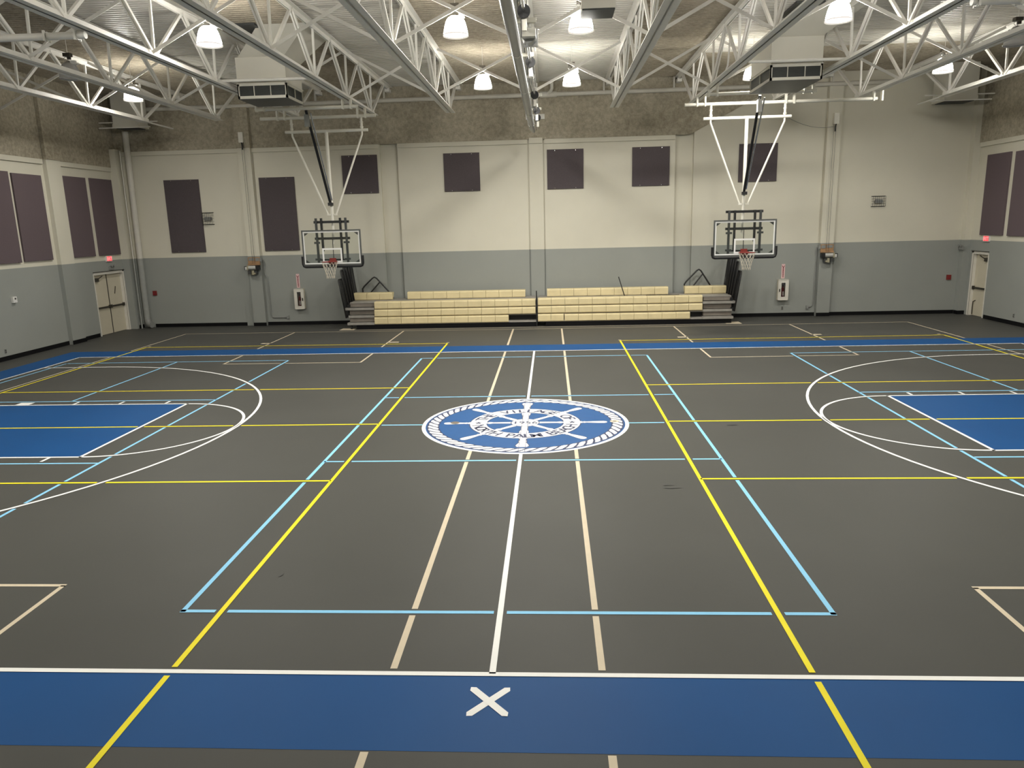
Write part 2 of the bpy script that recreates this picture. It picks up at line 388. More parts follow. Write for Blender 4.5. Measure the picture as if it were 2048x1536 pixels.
# other courts (tan)
seg('tan', -2.7, 40.1, -2.66, -40, .19); seg('tan', 2.71, 39.6, 2.93, -40, .19)
seg('tan', -40.6, 40.35, 0, 39.75, .15); seg('tan', 0, 39.75, 40.5, 40.35, .15)
seg('tan', -40.6, 40.35, -40.25, -40, .15); seg('tan', 40.5, 40.35, 40.2, -40, .15)
for s_ in (-1, 1):
    seg('tan', 27.72*s_, 40.2, 27.5*s_, 20.65); seg('tan', 15.1*s_, 39.8, 15.15*s_, 20.65); seg('tan', 15.08*s_, 20.6, 27.58*s_, 20.7, .15)
    seg('tan', 14.9*s_, -20.3, 14.9*s_, -40); seg('tan', 27.5*s_, -20.3, 27.5*s_, -40); seg('tan', 14.82*s_, -20.3, 27.58*s_, -20.3)

GAP = 0.11
hard = [s for s in SEG]
for pts in ARCS: hard += [('white', pts[i], pts[i+1], W) for i in range(len(pts)-1)]
def cut(sg):
    c, p0, p1, w = sg
    ax, ay = p0; dx, dy = p1[0]-ax, p1[1]-ay; L = math.hypot(dx, dy); dx /= L; dy /= L
    rem = []
    for h in hard:
        if PRI[h[0]] <= PRI[c]: continue
        bx, by = h[1]; ex, ey = h[2][0]-bx, h[2][1]-by; l2 = math.hypot(ex, ey)
        if l2 < 1e-6: continue
        ex /= l2; ey /= l2; cr = dx*ey-dy*ex
        if abs(cr) < 0.12: continue
        t = ((bx-ax)*ey-(by-ay)*ex)/cr; u = ((bx-ax)*dy-(by-ay)*dx)/cr
        if -0.3 < t < L+.3 and -.02 < u < l2+.02:
            hw = (h[3]/2+GAP)/abs(cr); rem.append((t-hw, t+hw))
    # emblem disc
    tc = -(ax*dx+(ay+.0)*dy); d2 = (ax+dx*tc)**2+(ay+dy*tc)**2; R = 6.08
    if d2 < R*R:
        h = math.sqrt(R*R-d2); rem.append((tc-h, tc+h))
    if c == 'tan' and abs(dy) > .5:
        for ya, yb in ((25.02, 28.75), (-28.1, -24.9)):
            t0, t1 = sorted(((ya-ay)/dy, (yb-ay)/dy)); rem.append((t0, t1))
    rem.sort(); out = []; t = 0
    for a, b in rem:
        if a > t: out.append((t, min(a, L)))
        t = max(t, b)
        if t >= L: break
    if t < L: out.append((t, L))
    return [((ax+dx*a, ay+dy*a), (ax+dx*b, ay+dy*b), w) for a, b in out if b-a > .06]
def strip(mb, a, b, w, z):
    dx, dy = b[0]-a[0], b[1]-a[1]; L = math.hypot(dx, dy); nx, ny = -dy/L*w/2, dx/L*w/2
    mb.flat([(a[0]-nx, a[1]-ny), (b[0]-nx, b[1]-ny), (b[0]+nx, b[1]+ny), (a[0]+nx, a[1]+ny)], z)
ZL = {'tan': .008, 'cyan': .011, 'yellow': .014, 'white': .017}
NM = {'tan': 'tan_court_lines', 'cyan': 'pickleball_lines', 'yellow': 'volleyball_lines', 'white': 'basketball_lines'}
MT = {'tan': 'tan', 'cyan': 'cyan', 'yellow': 'yellow', 'white': 'white_line'}
for c in PRI:
    mb = MB()
    for sg in SEG:
        if sg[0] == c:
            for a, b, w in cut(sg): strip(mb, a, b, w, ZL[c])
    if c == 'white':
        for pts in ARCS:
            n = len(pts); vs = []
            for i in range(n):
                a, b = pts[max(i-1, 0)], pts[min(i+1, n-1)]; L = math.hypot(b[0]-a[0], b[1]-a[1])
                nx, ny = -(b[1]-a[1])/L*W/2, (b[0]-a[0])/L*W/2
                vs += [(pts[i][0]-nx, pts[i][1]-ny, ZL[c]), (pts[i][0]+nx, pts[i][1]+ny, ZL[c])]
            mb.add(vs, [(2*i, 2*i+2, 2*i+3, 2*i+1) for i in range(n-1)])
    if c == 'tan':
        for x, y in ((-28.05, 32.25), (-14.52, 31.75), (14.75, 32.1), (28.0, 32.4)):
            mb.flat([(x-.5, y-.25), (x+.5, y-.25), (x+.5, y+.25), (x-.5, y+.25)], ZL[c])
        for x, y in ((-8.85, 30.95), (8.35, 30.85), (-40.0, 31.3), (39.4, 31.4)):
            mb.flat([(x-.14, y-.14), (x+.14, y-.14), (x+.14, y+.14), (x-.14, y+.14)], ZL[c])
        mb.flat([(-22.9, 41.15), (22.9, 41.15), (22.6, 41.32), (-22.6, 41.32)], .004); [mb.flat([(q*22.9, 41.15), (q*22.9, 43.0), (q*21.2, 43.0), (q*21.2, 41.15)][::q], .0045) for q in (-1, 1)]
    mb.build(NM[c], M[MT[c]], fl)
mb = MB()
BX0, BX1 = -46.6, 46.0
mb.flat([(BX0, -28.05), (BX1, -28.05), (BX1, -25.12), (BX0, -25.12)], .004)
mb.flat([(BX0, 25.3), (BX1, 25.3), (BX1, 28.65), (BX0, 28.65)], .004)
mb.flat([(BX0, -25.12), (-43.66, -25.12), (-43.66, 25.3), (BX0, 25.3)], .004)
mb.flat([(43.5, -25.12), (BX1, -25.12), (BX1, 25.3), (43.5, 25.3)], .004)
mb.build('blue_border_band', M['blue'], fl)
for s_ in (-1, 1):
    MB().flat([(23.5*s_, -6.1), (43.5*s_, -6.1), (43.5*s_, 5.85), (23.5*s_, 5.85)][::s_], .004).build('blue_key', M['blue'], fl)
mb = MB()
for a in (1, -1):
    L, hw = .63, .1; d = Vector((.53*a, -.60)).normalized(); n = Vector((-d.y, d.x)); c = Vector((0, -26.25))
    pts = [c-d*L*1.2, c-d*(L*1.2-hw)+n*hw*-1, c+d*(L*1.2-hw)-n*hw, c+d*L*1.2, c+d*(L*1.2-hw)+n*hw, c-d*(L*1.2-hw)+n*hw]
    mb.flat([(p.x, p.y) for p in pts], .014+.002*a)
mb.build('cross_mark', M['white_line'], fl)
for (x, y, w, h) in ((6.9, -11.2, .42, .07), (6.75, -10.85, .3, .05), (11.9, -.94, .32, .13), (-7.7, -19.5, .07, .16)):
    MB().flat([(x-w, y-h*.4), (x-w*.2, y-h), (x+w, y-h*.2), (x+w*.6, y+h), (x-w*.5, y+h*.7)], .02).build('scuff_mark', M['scuff'], fl)

# centre emblem ------------------------------------------------------
CY = -0.02
em = MB().annulus(0, CY, 0, 5.9, .007).build('centre_emblem', M['emblem_blue'], fl)
em['label'] = 'round blue ship wheel emblem with white rope border'
MB().annulus(0, CY, 5.88, 6.1, .010).build('outer_ring', M['white_line'], em)
MB().annulus(0, CY, 5.08, 5.80, .009).build('rope_outline', M['navy'], em)
mb = MB(); NR = 56
for i in range(NR):
    a = 2*PI*i/NR; st = 2*PI/NR
    def pt(r, t): return (r*math.cos(a+t*st), CY+r*math.sin(a+t*st))
    mb.flat([pt(5.18, .66), pt(5.13, 1.0), pt(5.18, 1.35), pt(5.4, 1.0), pt(5.6, .55), pt(5.70, .40), pt(5.74, .04), pt(5.69, -.28), pt(5.46, 0.16), pt(5.28, .44)][::1], .012)
mb.build('rope_ring', M['white_line'], em)
mb = MB(); mo = MB()
def spoke(mbb, ang, half_profile, z):
    d = (math.cos(ang), math.sin(ang)); n = (-d[1], d[0])
    L_ = [(d[0]*r-n[0]*w, CY+d[1]*r-n[1]*w) for r, w in half_profile]; R_ = [(d[0]*r+n[0]*w, CY+d[1]*r+n[1]*w) for r, w in half_profile]
    mbb.add([(x, y, z) for x, y in L_+R_], [(i, i+1, len(L_)+i+1, len(L_)+i) for i in range(len(L_)-1)])
inner = [(.7, .17), (1.9, .12), (2.05, .2), (2.15, .2), (2.2, .12), (2.4, .16)]
outer = [(3.15, .16), (3.32, .2), (3.42, .1), (3.5, .17), (3.62, .11), (3.9, .15), (4.35, .21), (4.65, .22), (4.78, .16), (4.84, .06)]
vin = [(.7, .19), (1.6, .19), (1.95, .27), (2.4, .24)]
vout = [(3.2, .24), (3.5, .17), (3.85, .21), (4.1, .19), (4.4, .30), (4.65, .35), (4.82, .30), (4.9, .2)]
for k in range(8):
    a = k*PI/4
    pi_, po_ = (vin, vout) if k in (2, 6) else (inner, outer)
    spoke(mb, a, pi_, .012); spoke(mb, a, po_, .012)
    spoke(mo, a, [(r, w+.05) for r, w in po_], .0105); spoke(mo, a, [(r, w+.04) for r, w in pi_], .0105)
mo.annulus(0, CY, 2.24, 3.32, .011); mo.annulus(0, CY, 0, .86, .0125)
mo.build('wheel_outline', M['navy'], em)
mb.annulus(0, CY, 2.3, 3.26, .0135); mb.annulus(0, CY, 0, .81, .0135)
mb.build('ship_wheel', M['white_line'], em)
mb = MB()
def arc_text(s_, a0, a1, r, size, flip, z):
    for i, ch in enumerate(s_):
        if ch == ' ': continue
        a = a0+(a1-a0)*i/(len(s_)-1)
        up = Vector((math.cos(a), math.sin(a), 0))*(-1 if flip else 1); right = Vector((up.y, -up.x, 0))
        put_glyph(mb, ch, (r*math.cos(a), CY+r*math.sin(a), z), right, up, size, 0.02)
arc_text('THE VILLAGE OF', math.radians(163), math.radians(17), 2.78, 1.0, False, .017)
arc_text('NORTH PALM BEACH', math.radians(196), math.radians(344), 2.78, 1.0, True, .017)
put_text(mb, '1956', (0, CY, .017), (1, 0, 0), (0, 1, 0), .72, .38, 0.02)
for x in (-2.78, 2.78):
    mb.flat([(x+(.27 if k % 2 == 0 else .11)*math.cos(PI/2+k*PI/5), CY+(.27 if k % 2 == 0 else .11)*math.sin(PI/2+k*PI/5)) for k in range(10)], .017)
mb.build('lettering', M['navy'], em)
mb = MB()
for x in (-.17, .17): mb.flat([(x-.012, CY-5.8), (x+.012, CY-5.8), (x+.012, CY+5.8), (x-.012, CY+5.8)], .0185)
mb.build('seam_lines', M['navy'], em)
for x, r, mt in ((-4.2, .27, 'plate'), (5.28, .27, 'tan')):
    o = MB().disc(x, .08, r, .02).build('floor_socket', M[mt], fl)
    MB().disc(x, .08, r*.45, .022, 20).build('socket_lid', M['plate'], o)

# ------------------------------------------------------------------ roof trusses
TX = [-41.0, -33.2, -24.7, -16.7, -8.6, 0.1, 8.3, 16.1, 24.4, 32.5, 41.1]
ORD = ['first', 'second', 'third', 'fourth', 'fifth', 'sixth', 'seventh', 'eighth', 'ninth', 'tenth', 'eleventh']
ZB, ZT = 22.95, 27.15
def make_truss(x):
    t = thing('roof_truss', '%s white open-web steel roof truss counted from the left wall' % ORD[0], 'roof truss', (x, 0, ZB), 'white steel roof trusses')
    def L(yA, yB, z, s, leg=.42, g=.05, th=.05):
        mb = MB()
        for q in (-1, 1):
            a, b = sorted((q*g, q*(g+leg))); mb.box(x+a, x+b, yA, yB, *(sorted((z, z+s*th))))
            a, b = sorted((q*g, q*(g+th))); mb.box(x+a, x+b, yA, yB, *(sorted((z, z+s*leg))))
        return mb
    L(-38.4, 38.4, ZB, 1).build('bottom_chord', M['steel'], t)
    L(-46.85, 46.85, ZT, -1, .38).build('top_chord', M['steel'], t)
    zb, zt = ZB+.18, ZT-.15
    nodes = [9.33*k for k in range(-4, 5)]
    def dbl(p0, p1, w=.12, off=.1):
        mb = MB()
        for q in (-1, 1): mb.bar((p0[0]+q*off, p0[1], p0[2]), (p1[0]+q*off, p1[1], p1[2]), w, .2, (1, 0, 0) if False else (0, 0, 1))
        return mb
    for i, y in enumerate(nodes):
        ya, yb = y-4.66, y+4.66
        dbl((x, y-.1, zb), (x, ya, zt)).build('web_diagonal', M['steel'], t)
        if i < 8: MB().bar((x, y+.1, zb), (x, yb, zt), .2, .2).build('web_diagonal', M['steel'], t)
        MB().bar((x+.02, y, zb), (x+.02, y+.25, zt), .16, .16).build('web_post', M['steel'], t)
    for s_ in (-1, 1):
        if s_ == 1: MB().bar((x, 37.5, zb), (x, 43.8, zt-.1), .24, .22).build('end_diagonal', M['steel'], t)
        else: MB().bar((x, -37.5, zb), (x, -43.8, zt-.1), .24, .22).build('end_diagonal', M['steel'], t)
        MB().box(x-.25, x+.25, *sorted((s_*45.6, s_*46.8)), ZT-.65, ZT-.3).build('bearing_seat', M['steel'], t)
    return t
proto = make_truss(TX[0])
for i in range(1, 11):
    LASTTR = copy_tree(proto, (TX[i], 0, ZB), '%s white open-web steel roof truss counted from the left wall' % ORD[i])
# thin chord extension bars on the outermost trusses
for x, tr in ((TX[0], proto), (TX[-1], LASTTR)):
    MB().bar((x, 38.45, ZB+.08), (x, 43.6, ZB+.05), .2, .12).build('chord_extension', M['steel'], tr)

# cross braces between trusses
first = None
BX = [XL] + TX + [XR]
for row, y in (('far row', 28.2), ('near row', 8.7)):
    for i in range(12):
        x0, x1 = BX[i], BX[i+1]
        if i == 0: x0 += .2
        if i == 11: x1 -= .2
        w = x1-x0
        where = ('from the left wall to the first truss' if i == 0 else 'from the last truss to the right wall' if i == 11
                 else 'between the %s and %s trusses from left' % (ORD[i-1], ORD[i]))
        t = thing('cross_brace', 'white crossed bars %s, %s' % (where, row), 'brace', (x0, y, ZB), 'crossed braces between the trusses')
        a0, a1 = x0+.3, x1-.3
        MB().bar((a0, y-.06, ZB+.25), (a1, y-.06, ZT-.15), .06, .22).build('brace_bar', M['steel'], t)
        MB().bar((a0, y+.06, ZT-.15), (a1, y+.06, ZB+.25), .06, .22).build('brace_bar', M['steel'], t)

# ------------------------------------------------------------------ high bay lamps
def make_lamp(lit, name, label, loc, group):
    x, y, z = loc
    t = thing(name, label, 'lamp', loc, group)
    g = MB()
    prof = [(.80, .14), (.765, .35), (.70, .65), (.61, .92), (.50, 1.10), (.36, 1.20)]
    g.lathe(prof, loc, 32)
    sh = g.build('glass_shade', M['lamp' if lit else 'offglass'], t)
    MB().lathe([(.0, .10), (.4, .085), (.79, .12)], loc, 32).build('lens', M['lens' if lit else 'offglass'], t)
    MB().lathe([(.80, .14), (.845, .10), (.84, .02), (.78, .06), (.79, .13)], loc, 32).build('shade_rim', M['lampband' if lit else 'offglass'], t)
    MB().lathe([(.36, 1.20), (.30, 1.32), (.18, 1.36), (.0, 1.37)], loc, 24).build('cap', M['chrome'], t)
    MB().box(x+.25, x+.62, y-.2, y+.1, z+1.12, z+1.40).build('relay_box', M['white'], t)
    MB().box(x-.28, x+.28, y-.22, y+.22, z+1.72, z+1.98).lathe([(.0, 1.52), (.16, 1.52), (.16, 1.74)], (x+.1, y, z), 14).build('ballast_box', M['bronze'], t)
    MB().tube((x, y, z+1.35), (x, y, z+1.75), .035, 8).path([(x-.2, y, z+1.72), (x-.33, y-.1, z+1.55), (x-.25, y-.1, z+1.42), (x-.05, y, z+1.45)], .02, 6).build('hook', M['chrome'], t)
    MB().tube((x, y, z+1.95), (x, y, ZC+.02), .025, 6).build('drop_rod', M['steel'], t)
    return t
lit0 = None
GR = 'high bay lamps under the roof'
ZLm = 23.62
LAMPS = [(-20.9, 9.5, 'lit bell-shaped lamp up in front of the left boxy air diffuser'),
         (-4.38, 9.5, 'larger lit lamp just left of the grey curtain roller'),
         (3.78, 9.5, 'lit lamp partly behind the small dark-bottomed vent box'),
         (20.1, 9.5, 'lit bell-shaped lamp above the right boxy air diffuser'),
         (-37.2, 29, 'lit lamp cut by a truss chord near the left corner duct'),
         (-4.35, 29, 'smaller lit lamp hanging left of the far end of the curtain roller'),
         (3.7, 29, 'smaller lit lamp hanging right of the curtain roller on a long rod'),
         (19.8, 29, 'lit lamp half hidden behind the left side of the right air diffuser'),
         (36.3, 29, 'lit lamp cut by a truss chord near the right corner duct')]
for k, (x, y, lb) in enumerate(LAMPS):
    if lit0 is None: lit0 = make_lamp(True, 'pendant_lamp', lb, (x, y, ZLm), GR)
    else: copy_tree(lit0, (x, y, ZLm), lb)
# unseen copies of the lamps added over the near hall to balance floor light
for x, y in ((-37, -9.5), (-20.6, -9.5), (-4.35, -9.5), (3.8, -9.5), (20.3, -9.5), (36.5, -9.5), (-37, -29), (36.5, -29)):
        copy_tree(lit0, (x, y, ZLm), 'added lit high bay lamp over the near half of the hall, out of the picture')
off0 = make_lamp(False, 'unlit_pendant_lamp', 'unlit grey lamp hanging near the sprayed left wall', (-36.9, 19.3, 23.8), 'unlit lamps')
copy_tree(off0, (36.9, 19.6, 23.8), 'unlit grey lamp hanging at the far upper right near the right wall')

# ------------------------------------------------------------------ air diffusers
def diffuser(x0, x1, y0, yback, label, ball):
    t = thing('air_diffuser', label, 'air diffuser', ((x0+x1)/2, (y0+yback)/2, 22.15), 'boxy air diffusers')
    zb, zm = 22.15, 23.3
    # framed grille box: frame bars around dark louvres
    fr = MB(); f_ = .16
    def frame_x(y, ya):
        for z0_, z1_ in ((zb, zb+f_+.06), (zm-f_, zm)): fr.box(x0, x1, y, ya, z0_, z1_)
        for xx in (x0, x1-f_): fr.box(xx, xx+f_, y, ya, zb, zm)
        for k in (1, 2): xx = x0+(x1-x0)*k/3; fr.box(xx-.03, xx+.03, y, ya, zb+f_, zm-f_)
    def frame_y(xa, xb):
        for z0_, z1_ in ((zb, zb+f_+.06), (zm-f_, zm)): fr.box(xa, xb, y0, yback, z0_, z1_)
        for yy in (y0, yback-f_): fr.box(xa, xb, yy, yy+f_, zb, zm)
        yy = (y0+yback)/2; fr.box(xa, xb, yy-.04, yy+.04, zb+f_, zm-f_)
    frame_x(y0, y0+.08); frame_x(yback-.08, yback); frame_y(x0, x0+.08); frame_y(x1-.08, x1)
    fr.box(x0-.06, x1+.06, y0-.06, yback+.06, zm, zm+.06)
    fr.build('grille_frame', M['duct'], t)
    gr = MB().box(x0+.09, x1-.09, y0+.12, yback-.12, zb+.05, zm-.02)
    for k in range(16):
        z = zb+.2+k*.05
        if z < zm-.15: gr.box(x0+.09, x1-.09, y0+.09, y0+.13, z, z+.018)
    gr.build('louvre_grille', M['darkgrille'], t)
    MB().box(x0+.02, x1-.02, y0+.02, yback-.02, zb-.03, zb+.04).build('bottom_panel', M['charcoal'], t)
    MB().box(x0+.02, x1-.02, y0+.02, yback-.1, zm+.06, 25.35).build('plenum', M['duct'], t)
    # slanted duct up to the roof opening
    a, b = (x0+.2, y0+.1), (x1-.1, yback-.1); sx, sy = 2.9, -2.4
    vs = [(a[0], a[1], 25.35), (b[0], a[1], 25.35), (b[0], b[1], 25.35), (a[0], b[1], 25.35),
          (a[0]+sx, a[1]+sy, 27.3), (b[0]+sx, a[1]+sy, 27.3), (b[0]+sx, b[1]+sy*.3, 27.3), (a[0]+sx, b[1]+sy*.3, 27.3)]
    MB().add(vs, [(0,1,5,4), (1,2,6,5), (2,3,7,6), (3,0,4,7), (4,5,6,7)]).build('sloped_duct', M['duct'], t)
    MB().box(x0+.9, x0+3.0, y0-2.9, y0+1.3, 27.02, 27.18).build('roof_curb', M['charcoal'], t)
    lo = -25.9 if x0 < 0 else 17.3; hi = -17.2 if x0 < 0 else 25.3
    MB().tube((lo, y0-.55, 23.5), (hi, y0-.35, 23.5), .12, 10).build('support_bar', M['steel'], t)
    return t
diffuser(-23.95, -19.8, 21.0, 25.1, 'off-white boxy air diffuser hanging from the roof on the left', False)
diffuser(19.15, 23.2, 21.0, 27.2, 'off-white boxy air diffuser hanging from the roof on the right', True)
tag(MB().lathe([(.14*math.sin(PI*k/8), -.14*math.cos(PI*k/8)) for k in range(9)], (22.3, 21.2, 25.495), 16).build('tennis_ball', M['lime']), 'small lime green ball stuck on top of the right air diffuser', 'ball')
# small vent box
t = thing('vent_box', 'small ceiling vent box with dark underside beside a lit lamp, right of the roller', 'vent', (4.6, 6.9, 24.0))
MB().box(3.67, 5.72, 5.85, 8.0, 24.06, 24.55).build('vent_housing', M['duct'], t)
MB().box(3.72, 5.67, 5.9, 7.95, 23.98, 24.06).build('vent_grille', M['darkgrille'], t)
MB().tube((3.9, 6.9, 24.5), (3.9, 6.9, ZC), .03, 6).tube((5.5, 6.9, 24.5), (5.5, 6.9, ZC), .03, 6).build('hanger_rod', M['steel'], t)
# corner ducts
for x0, x1, ye, nm in ((-48.0, -45.0, 45.8, 'left'), (43.9, 47.3, 46.4, 'right')):
    t = thing('corner_duct', 'off-white square duct dropping from the roof in the far %s corner' % nm, 'duct', ((x0+x1)/2, 45, 23.3))
    MB().box(x0, x1, 43.8, ye, 23.75, 27.15).build('duct_shaft', M['duct'], t)
    mb = MB().box(x0-.05, x1+.05, 43.7, ye+.1, 23.3, 23.75); mb.build('duct_flange', M['duct'], t)
    MB().box(x0+.2, x1-.2, 44.0, ye-.2, 23.24, 23.3).build('duct_grille', M['darkgrille'], t)
    MB().tube((x0-1.9, 44.2, 23.95), (x1+2.0, 44.2, 23.95), .07, 8).tube((x0-1.6, 43.6, 23.3), (x1+1.4, 43.6, 23.3), .07, 8).build('support_rail', M['steel'], t)

# ------------------------------------------------------------------ curtain hoist along the centre
t = thing('curtain_hoist', 'long grey divider curtain roller with winch gear under the middle roof truss', 'curtain hoist', (0, 0, 20.5))
xr, zr = -.12, 20.98
MB().path([(xr, -38, zr), (xr, 36.6, zr), (xr+.12, 38.6, zr-.1)], .3, 28, radii=[.3, .3, .14]).build('roller_tube', M['galv'], t)
mb = MB()
for y in (-10, 2, 14, 25.5, 33): mb.path([(xr, y, zr), (xr, y+.12, zr)], .312, 28)
mb.build('tube_joint', M['chrome'], t)
MB().tube((.42, -38, 22.25), (.42, 40, 22.25), .08, 12).build('drive_shaft', M['chrome'], t)
for y, w0, w1 in ((-12, -.9, 1.0), (-4.5, -.9, 1.0), (3.0, -.9, 1.0), (11.7, -.75, .65), (19.4, -.45, .55), (28.1, -.2, 1.0), (36.5, -.15, .85)):
    o = MB().box(w0, w1, y-.13, y+.13, 22.68, 22.93).build('hanger_plate', M['ivory'], t)
for k, y in enumerate((-8, -1.2, 11.2, 24.5, 33.5, 38.5)):
    st = MB().path([(.42, y, 22.25), (.42, y+.13, 22.25)], .34, 20).build('strap_drum', M['bark'], t)
    MB().box(.3, .55, y+.14, y+.3, 21.35, 22.9).build('drum_bracket', M['ivory'], t)
    MB().box(xr+.38, xr+.42, y, y+.12, 21.0, 22.1).build('lift_strap', M['bark'], t)
MB().path([(.55, 3.3, 22.15), (.55, 4.3, 22.15)], .42, 20).build('winch_motor', M['galv'], t)
MB().box(.2, 1.05, 4.3, 4.65, 21.75, 22.7).build('gear_case', M['white'], t)
MB().box(.15, .95, 2.6, 3.1, 21.9, 22.35).build('control_box', M['ivory'], t)
MB().tube((.75, 2.9, 22.3), (.75, 9.5, 22.6), .05, 8).path([(.9, 4.4, 22.7), (1.1, 5.5, 22.9), (.9, 6.6, 22.6)], .04, 6).build('cable_conduit', M['steel'], t)
MB().box(-1.05, 1.1, 46.3, 46.82, 23.1, 23.65).build('wall_plate', M['steel'], t)
MB().tube((.42, 40, 22.25), (.42, 46.3, 23.2), .05, 8).build('end_stay', M['steel'], t)

# high pipe run along the far wall and its drain
t = thing('roof_pipe', 'white pipe running along the top of the far wall above the sprayed coating', 'pipe', (-2, 46.4, 25.5))
MB().tube((-46, 46.45, 25.6), (40.2, 46.45, 25.85), .24, 14).build('pipe_run', M['pipe'], t)
mb = MB()
for x in (-41.5, -33.6, -25.2, -17.2, -9.2, 7.8, 15.6, 33): mb.box(x-.09, x+.09, 46.3, 46.6, 25.9, 27.15)
mb.build('pipe_hanger', M['pipe'], t)
MB().path([(1.95, 45.9, 27.2), (1.95, 45.9, 26.3), (1.8, 46.0, 26.0), (1.45, 46.3, 25.78), (1.2, 46.45, 25.74)], .2, 12).path([(.6, 46.45, 25.73), (2.5, 46.45, 25.74)], .34, 14).build('drain_elbow', M['pipe'], t)
# corner downpipe
t = thing('downpipe', 'white round downpipe running down the far left corner to the floor', 'pipe', (-48.2, 46.35, 0))
MB().path([(-48.3, 46.35, 8.5), (-48.15, 46.35, 23.2)], .34, 18).build('upper_pipe', M['pipe'], t)
MB().path([(-48.35, 46.35, 1.1), (-48.3, 46.35, 8.5)], .34, 18).build('lower_pipe', M['greypipe'], t)
MB().path([(-48.35, 46.35, 1.1), (-48.25, 46.3, .6), (-48.0, 46.2, .42), (-47.7, 46.1, .4)], .37, 18).build('pipe_foot', M['conduit'], t)
t = thing('corner_conduit', 'thin painted conduit standing in the corner just left of the downpipe', 'conduit', (-48.95, 46.0, 0))
MB().tube((-48.95, 46.0, 8.5), (-48.9, 46.0, 21), .09, 8).build('upper_run', M['pipe'], t)
MB().tube((-48.95, 46.0, 0), (-48.95, 46.0, 8.5), .09, 8).build('lower_run', M['greypipe'], t)

# ------------------------------------------------------------------ basketball goals
def goal(cx, s_, label):
    g = thing('basketball_goal', label, 'basketball goal', (cx, 32, 6.6), 'ceiling hung basketball goals')
    st = M['ivory']
    yb = 32.0; z0, z1 = 7.88, 11.4; x0, x1 = cx-3.0, cx+3.0
    # backboard
    bb = MB().box(x0+.1, x1-.1, yb-.02, yb+.02, z0+.1, z1-.1).build('backboard', M['pane'], g)
    fr = MB()
    fr.box(x0, x1, yb-.06, yb+.06, z1-.14, z1).box(x0, x1, yb-.06, yb+.06, z0, z0+.14)
    fr.box(x0, x0+.14, yb-.06, yb+.06, z0+.14, z1-.14).box(x1-.14, x1, yb-.06, yb+.06, z0+.14, z1-.14)
    fr.build('board_frame', M['alu'], bb)
    ln = MB(); ya, yy = yb-.03, yb-.022
    ln.box(x0+.14, x1-.14, ya, yy, z1-.26, z1-.14).box(x0+.14, x1-.14, ya, yy, z0+.16, z0+.28)
    ln.box(x0+.14, x0+.26, ya, yy, z0+.28, z1-.26).box(x1-.26, x1-.14, ya, yy, z0+.28, z1-.26)
    ln.build('border_line', M['white_line'], bb)
    t0, t1, tz0, tz1 = cx-1.0, cx+1.0, z0+.3, z0+1.72
    sq = MB(); sq.box(t0, t1, ya, yy, tz1-.16, tz1).box(t0, t1, ya, yy, tz0, tz0+.16).box(t0, t0+.16, ya, yy, tz0+.16, tz1-.16).box(t1-.16, t1, ya, yy, tz0+.16, tz1-.16)
    sq.build('target_square', M['white_line'], bb)
    cn = MB()
    for q, x in ((1, x0+.27), (-1, x1-.27)):
        for w, z in ((-1, z1-.28), (1, z0+.3)):
            tri = [(x, z), (x+q*.42, z), (x, z+w*.3)]; cn.prism(tri, 'y', yb+.022, yb+.05)
    cn.build('corner_gusset', M['charcoal'], bb)
    # bottom padding
    r = .13
    pts = [(x0-.06, yb, z0+.95), (x0-.06, yb, z0+.2), (x0+.02, yb, z0-.03), (x0+.2, yb, z0-.1), (x1-.2, yb, z0-.1), (x1-.02, yb, z0-.03), (x1+.06, yb, z0+.2), (x1+.06, yb, z0+.95)]
    MB().path(pts, r, 12).build('edge_padding', M['black'], bb)
    # rim and net
    rc = (cx-.05*s_, yb-1.28, 8.3)
    rim = MB().path([(rc[0]+.75*math.cos(2*PI*k/32), rc[1]+.75*math.sin(2*PI*k/32), rc[2]) for k in range(32)], .035, 8, closed=True)
    rim.box(rc[0]-.4, rc[0]+.4, yb-.5, yb-.07, 8.22, 8.36).box(rc[0]-.32, rc[0]+.32, yb-.16, yb-.07, 8.0, 8.62).bar((rc[0]-.3, yb-.1, 8.1), (rc[0]-.4, yb-.75, 8.26), .1, .08).bar((rc[0]+.3, yb-.1, 8.1), (rc[0]+.4, yb-.75, 8.26), .1, .08)
    ring = rim.build('rim', M['orange'], g)
    nt = MB(); N = 12
    def rad(u): return .74*(1-u)**1.4*.0+(.74-.36*min(1, u*1.15)+.02*math.sin(u*9))
    for k in range(N):
        for d in (-1, 1):
            pts = []
            for j in range(13):
                u = j/12; a = 2*PI*(k+d*u*2.5)/N; q = rad(u)
                pts.append((rc[0]+q*math.cos(a), rc[1]+q*math.sin(a), rc[2]-.03-1.6*u))
            nt.path(pts, .017, 4, caps=False)
    nt.build('net', M['net'], ring)
    # black adjuster frame behind the board
    yf = 32.45
    hb = MB()
    for z in (12.17, 10.55): hb.box(cx-1.78, cx+1.78, yf-.1, yf+.1, z-.12, z+.12)
    hb.build('cross_rail', M['black'], g)
    for q in (-1, 1):
        for dx, zlo, zhi, w in ((.96, 9.3 if q == s_ else 8.5, 12.55, .1), (1.5, 8.1, 12.55, .1)):
            MB().box(cx+q*dx-w, cx+q*dx+w, yf-.32, yf-.12, zlo, zhi if s_ < 0 else 12.3).build('upright', M['black'] if dx < 1.4 else M['charcoal'], g)
        cl = MB()
        for z in (10.15, 8.5): cl.box(cx+q*1.5-.3, cx+q*1.5+.3, yf-.36, yf-.3, z-.1, z+.1)
        cl.build('clamp', M['charcoal'], g)
    MB().box(cx-1.5, cx+1.5, yf+.02, yf+.12, 8.35, 8.5).build('lower_rail', M['black'], g)
    MB().tube((cx, yf-.05, 8.4), (cx, yf-.05, 10.6), .035, 6).build('lift_rod', M['black'], g)
    # mast, V braces and pipes up to the trusses
    ym = 33.0
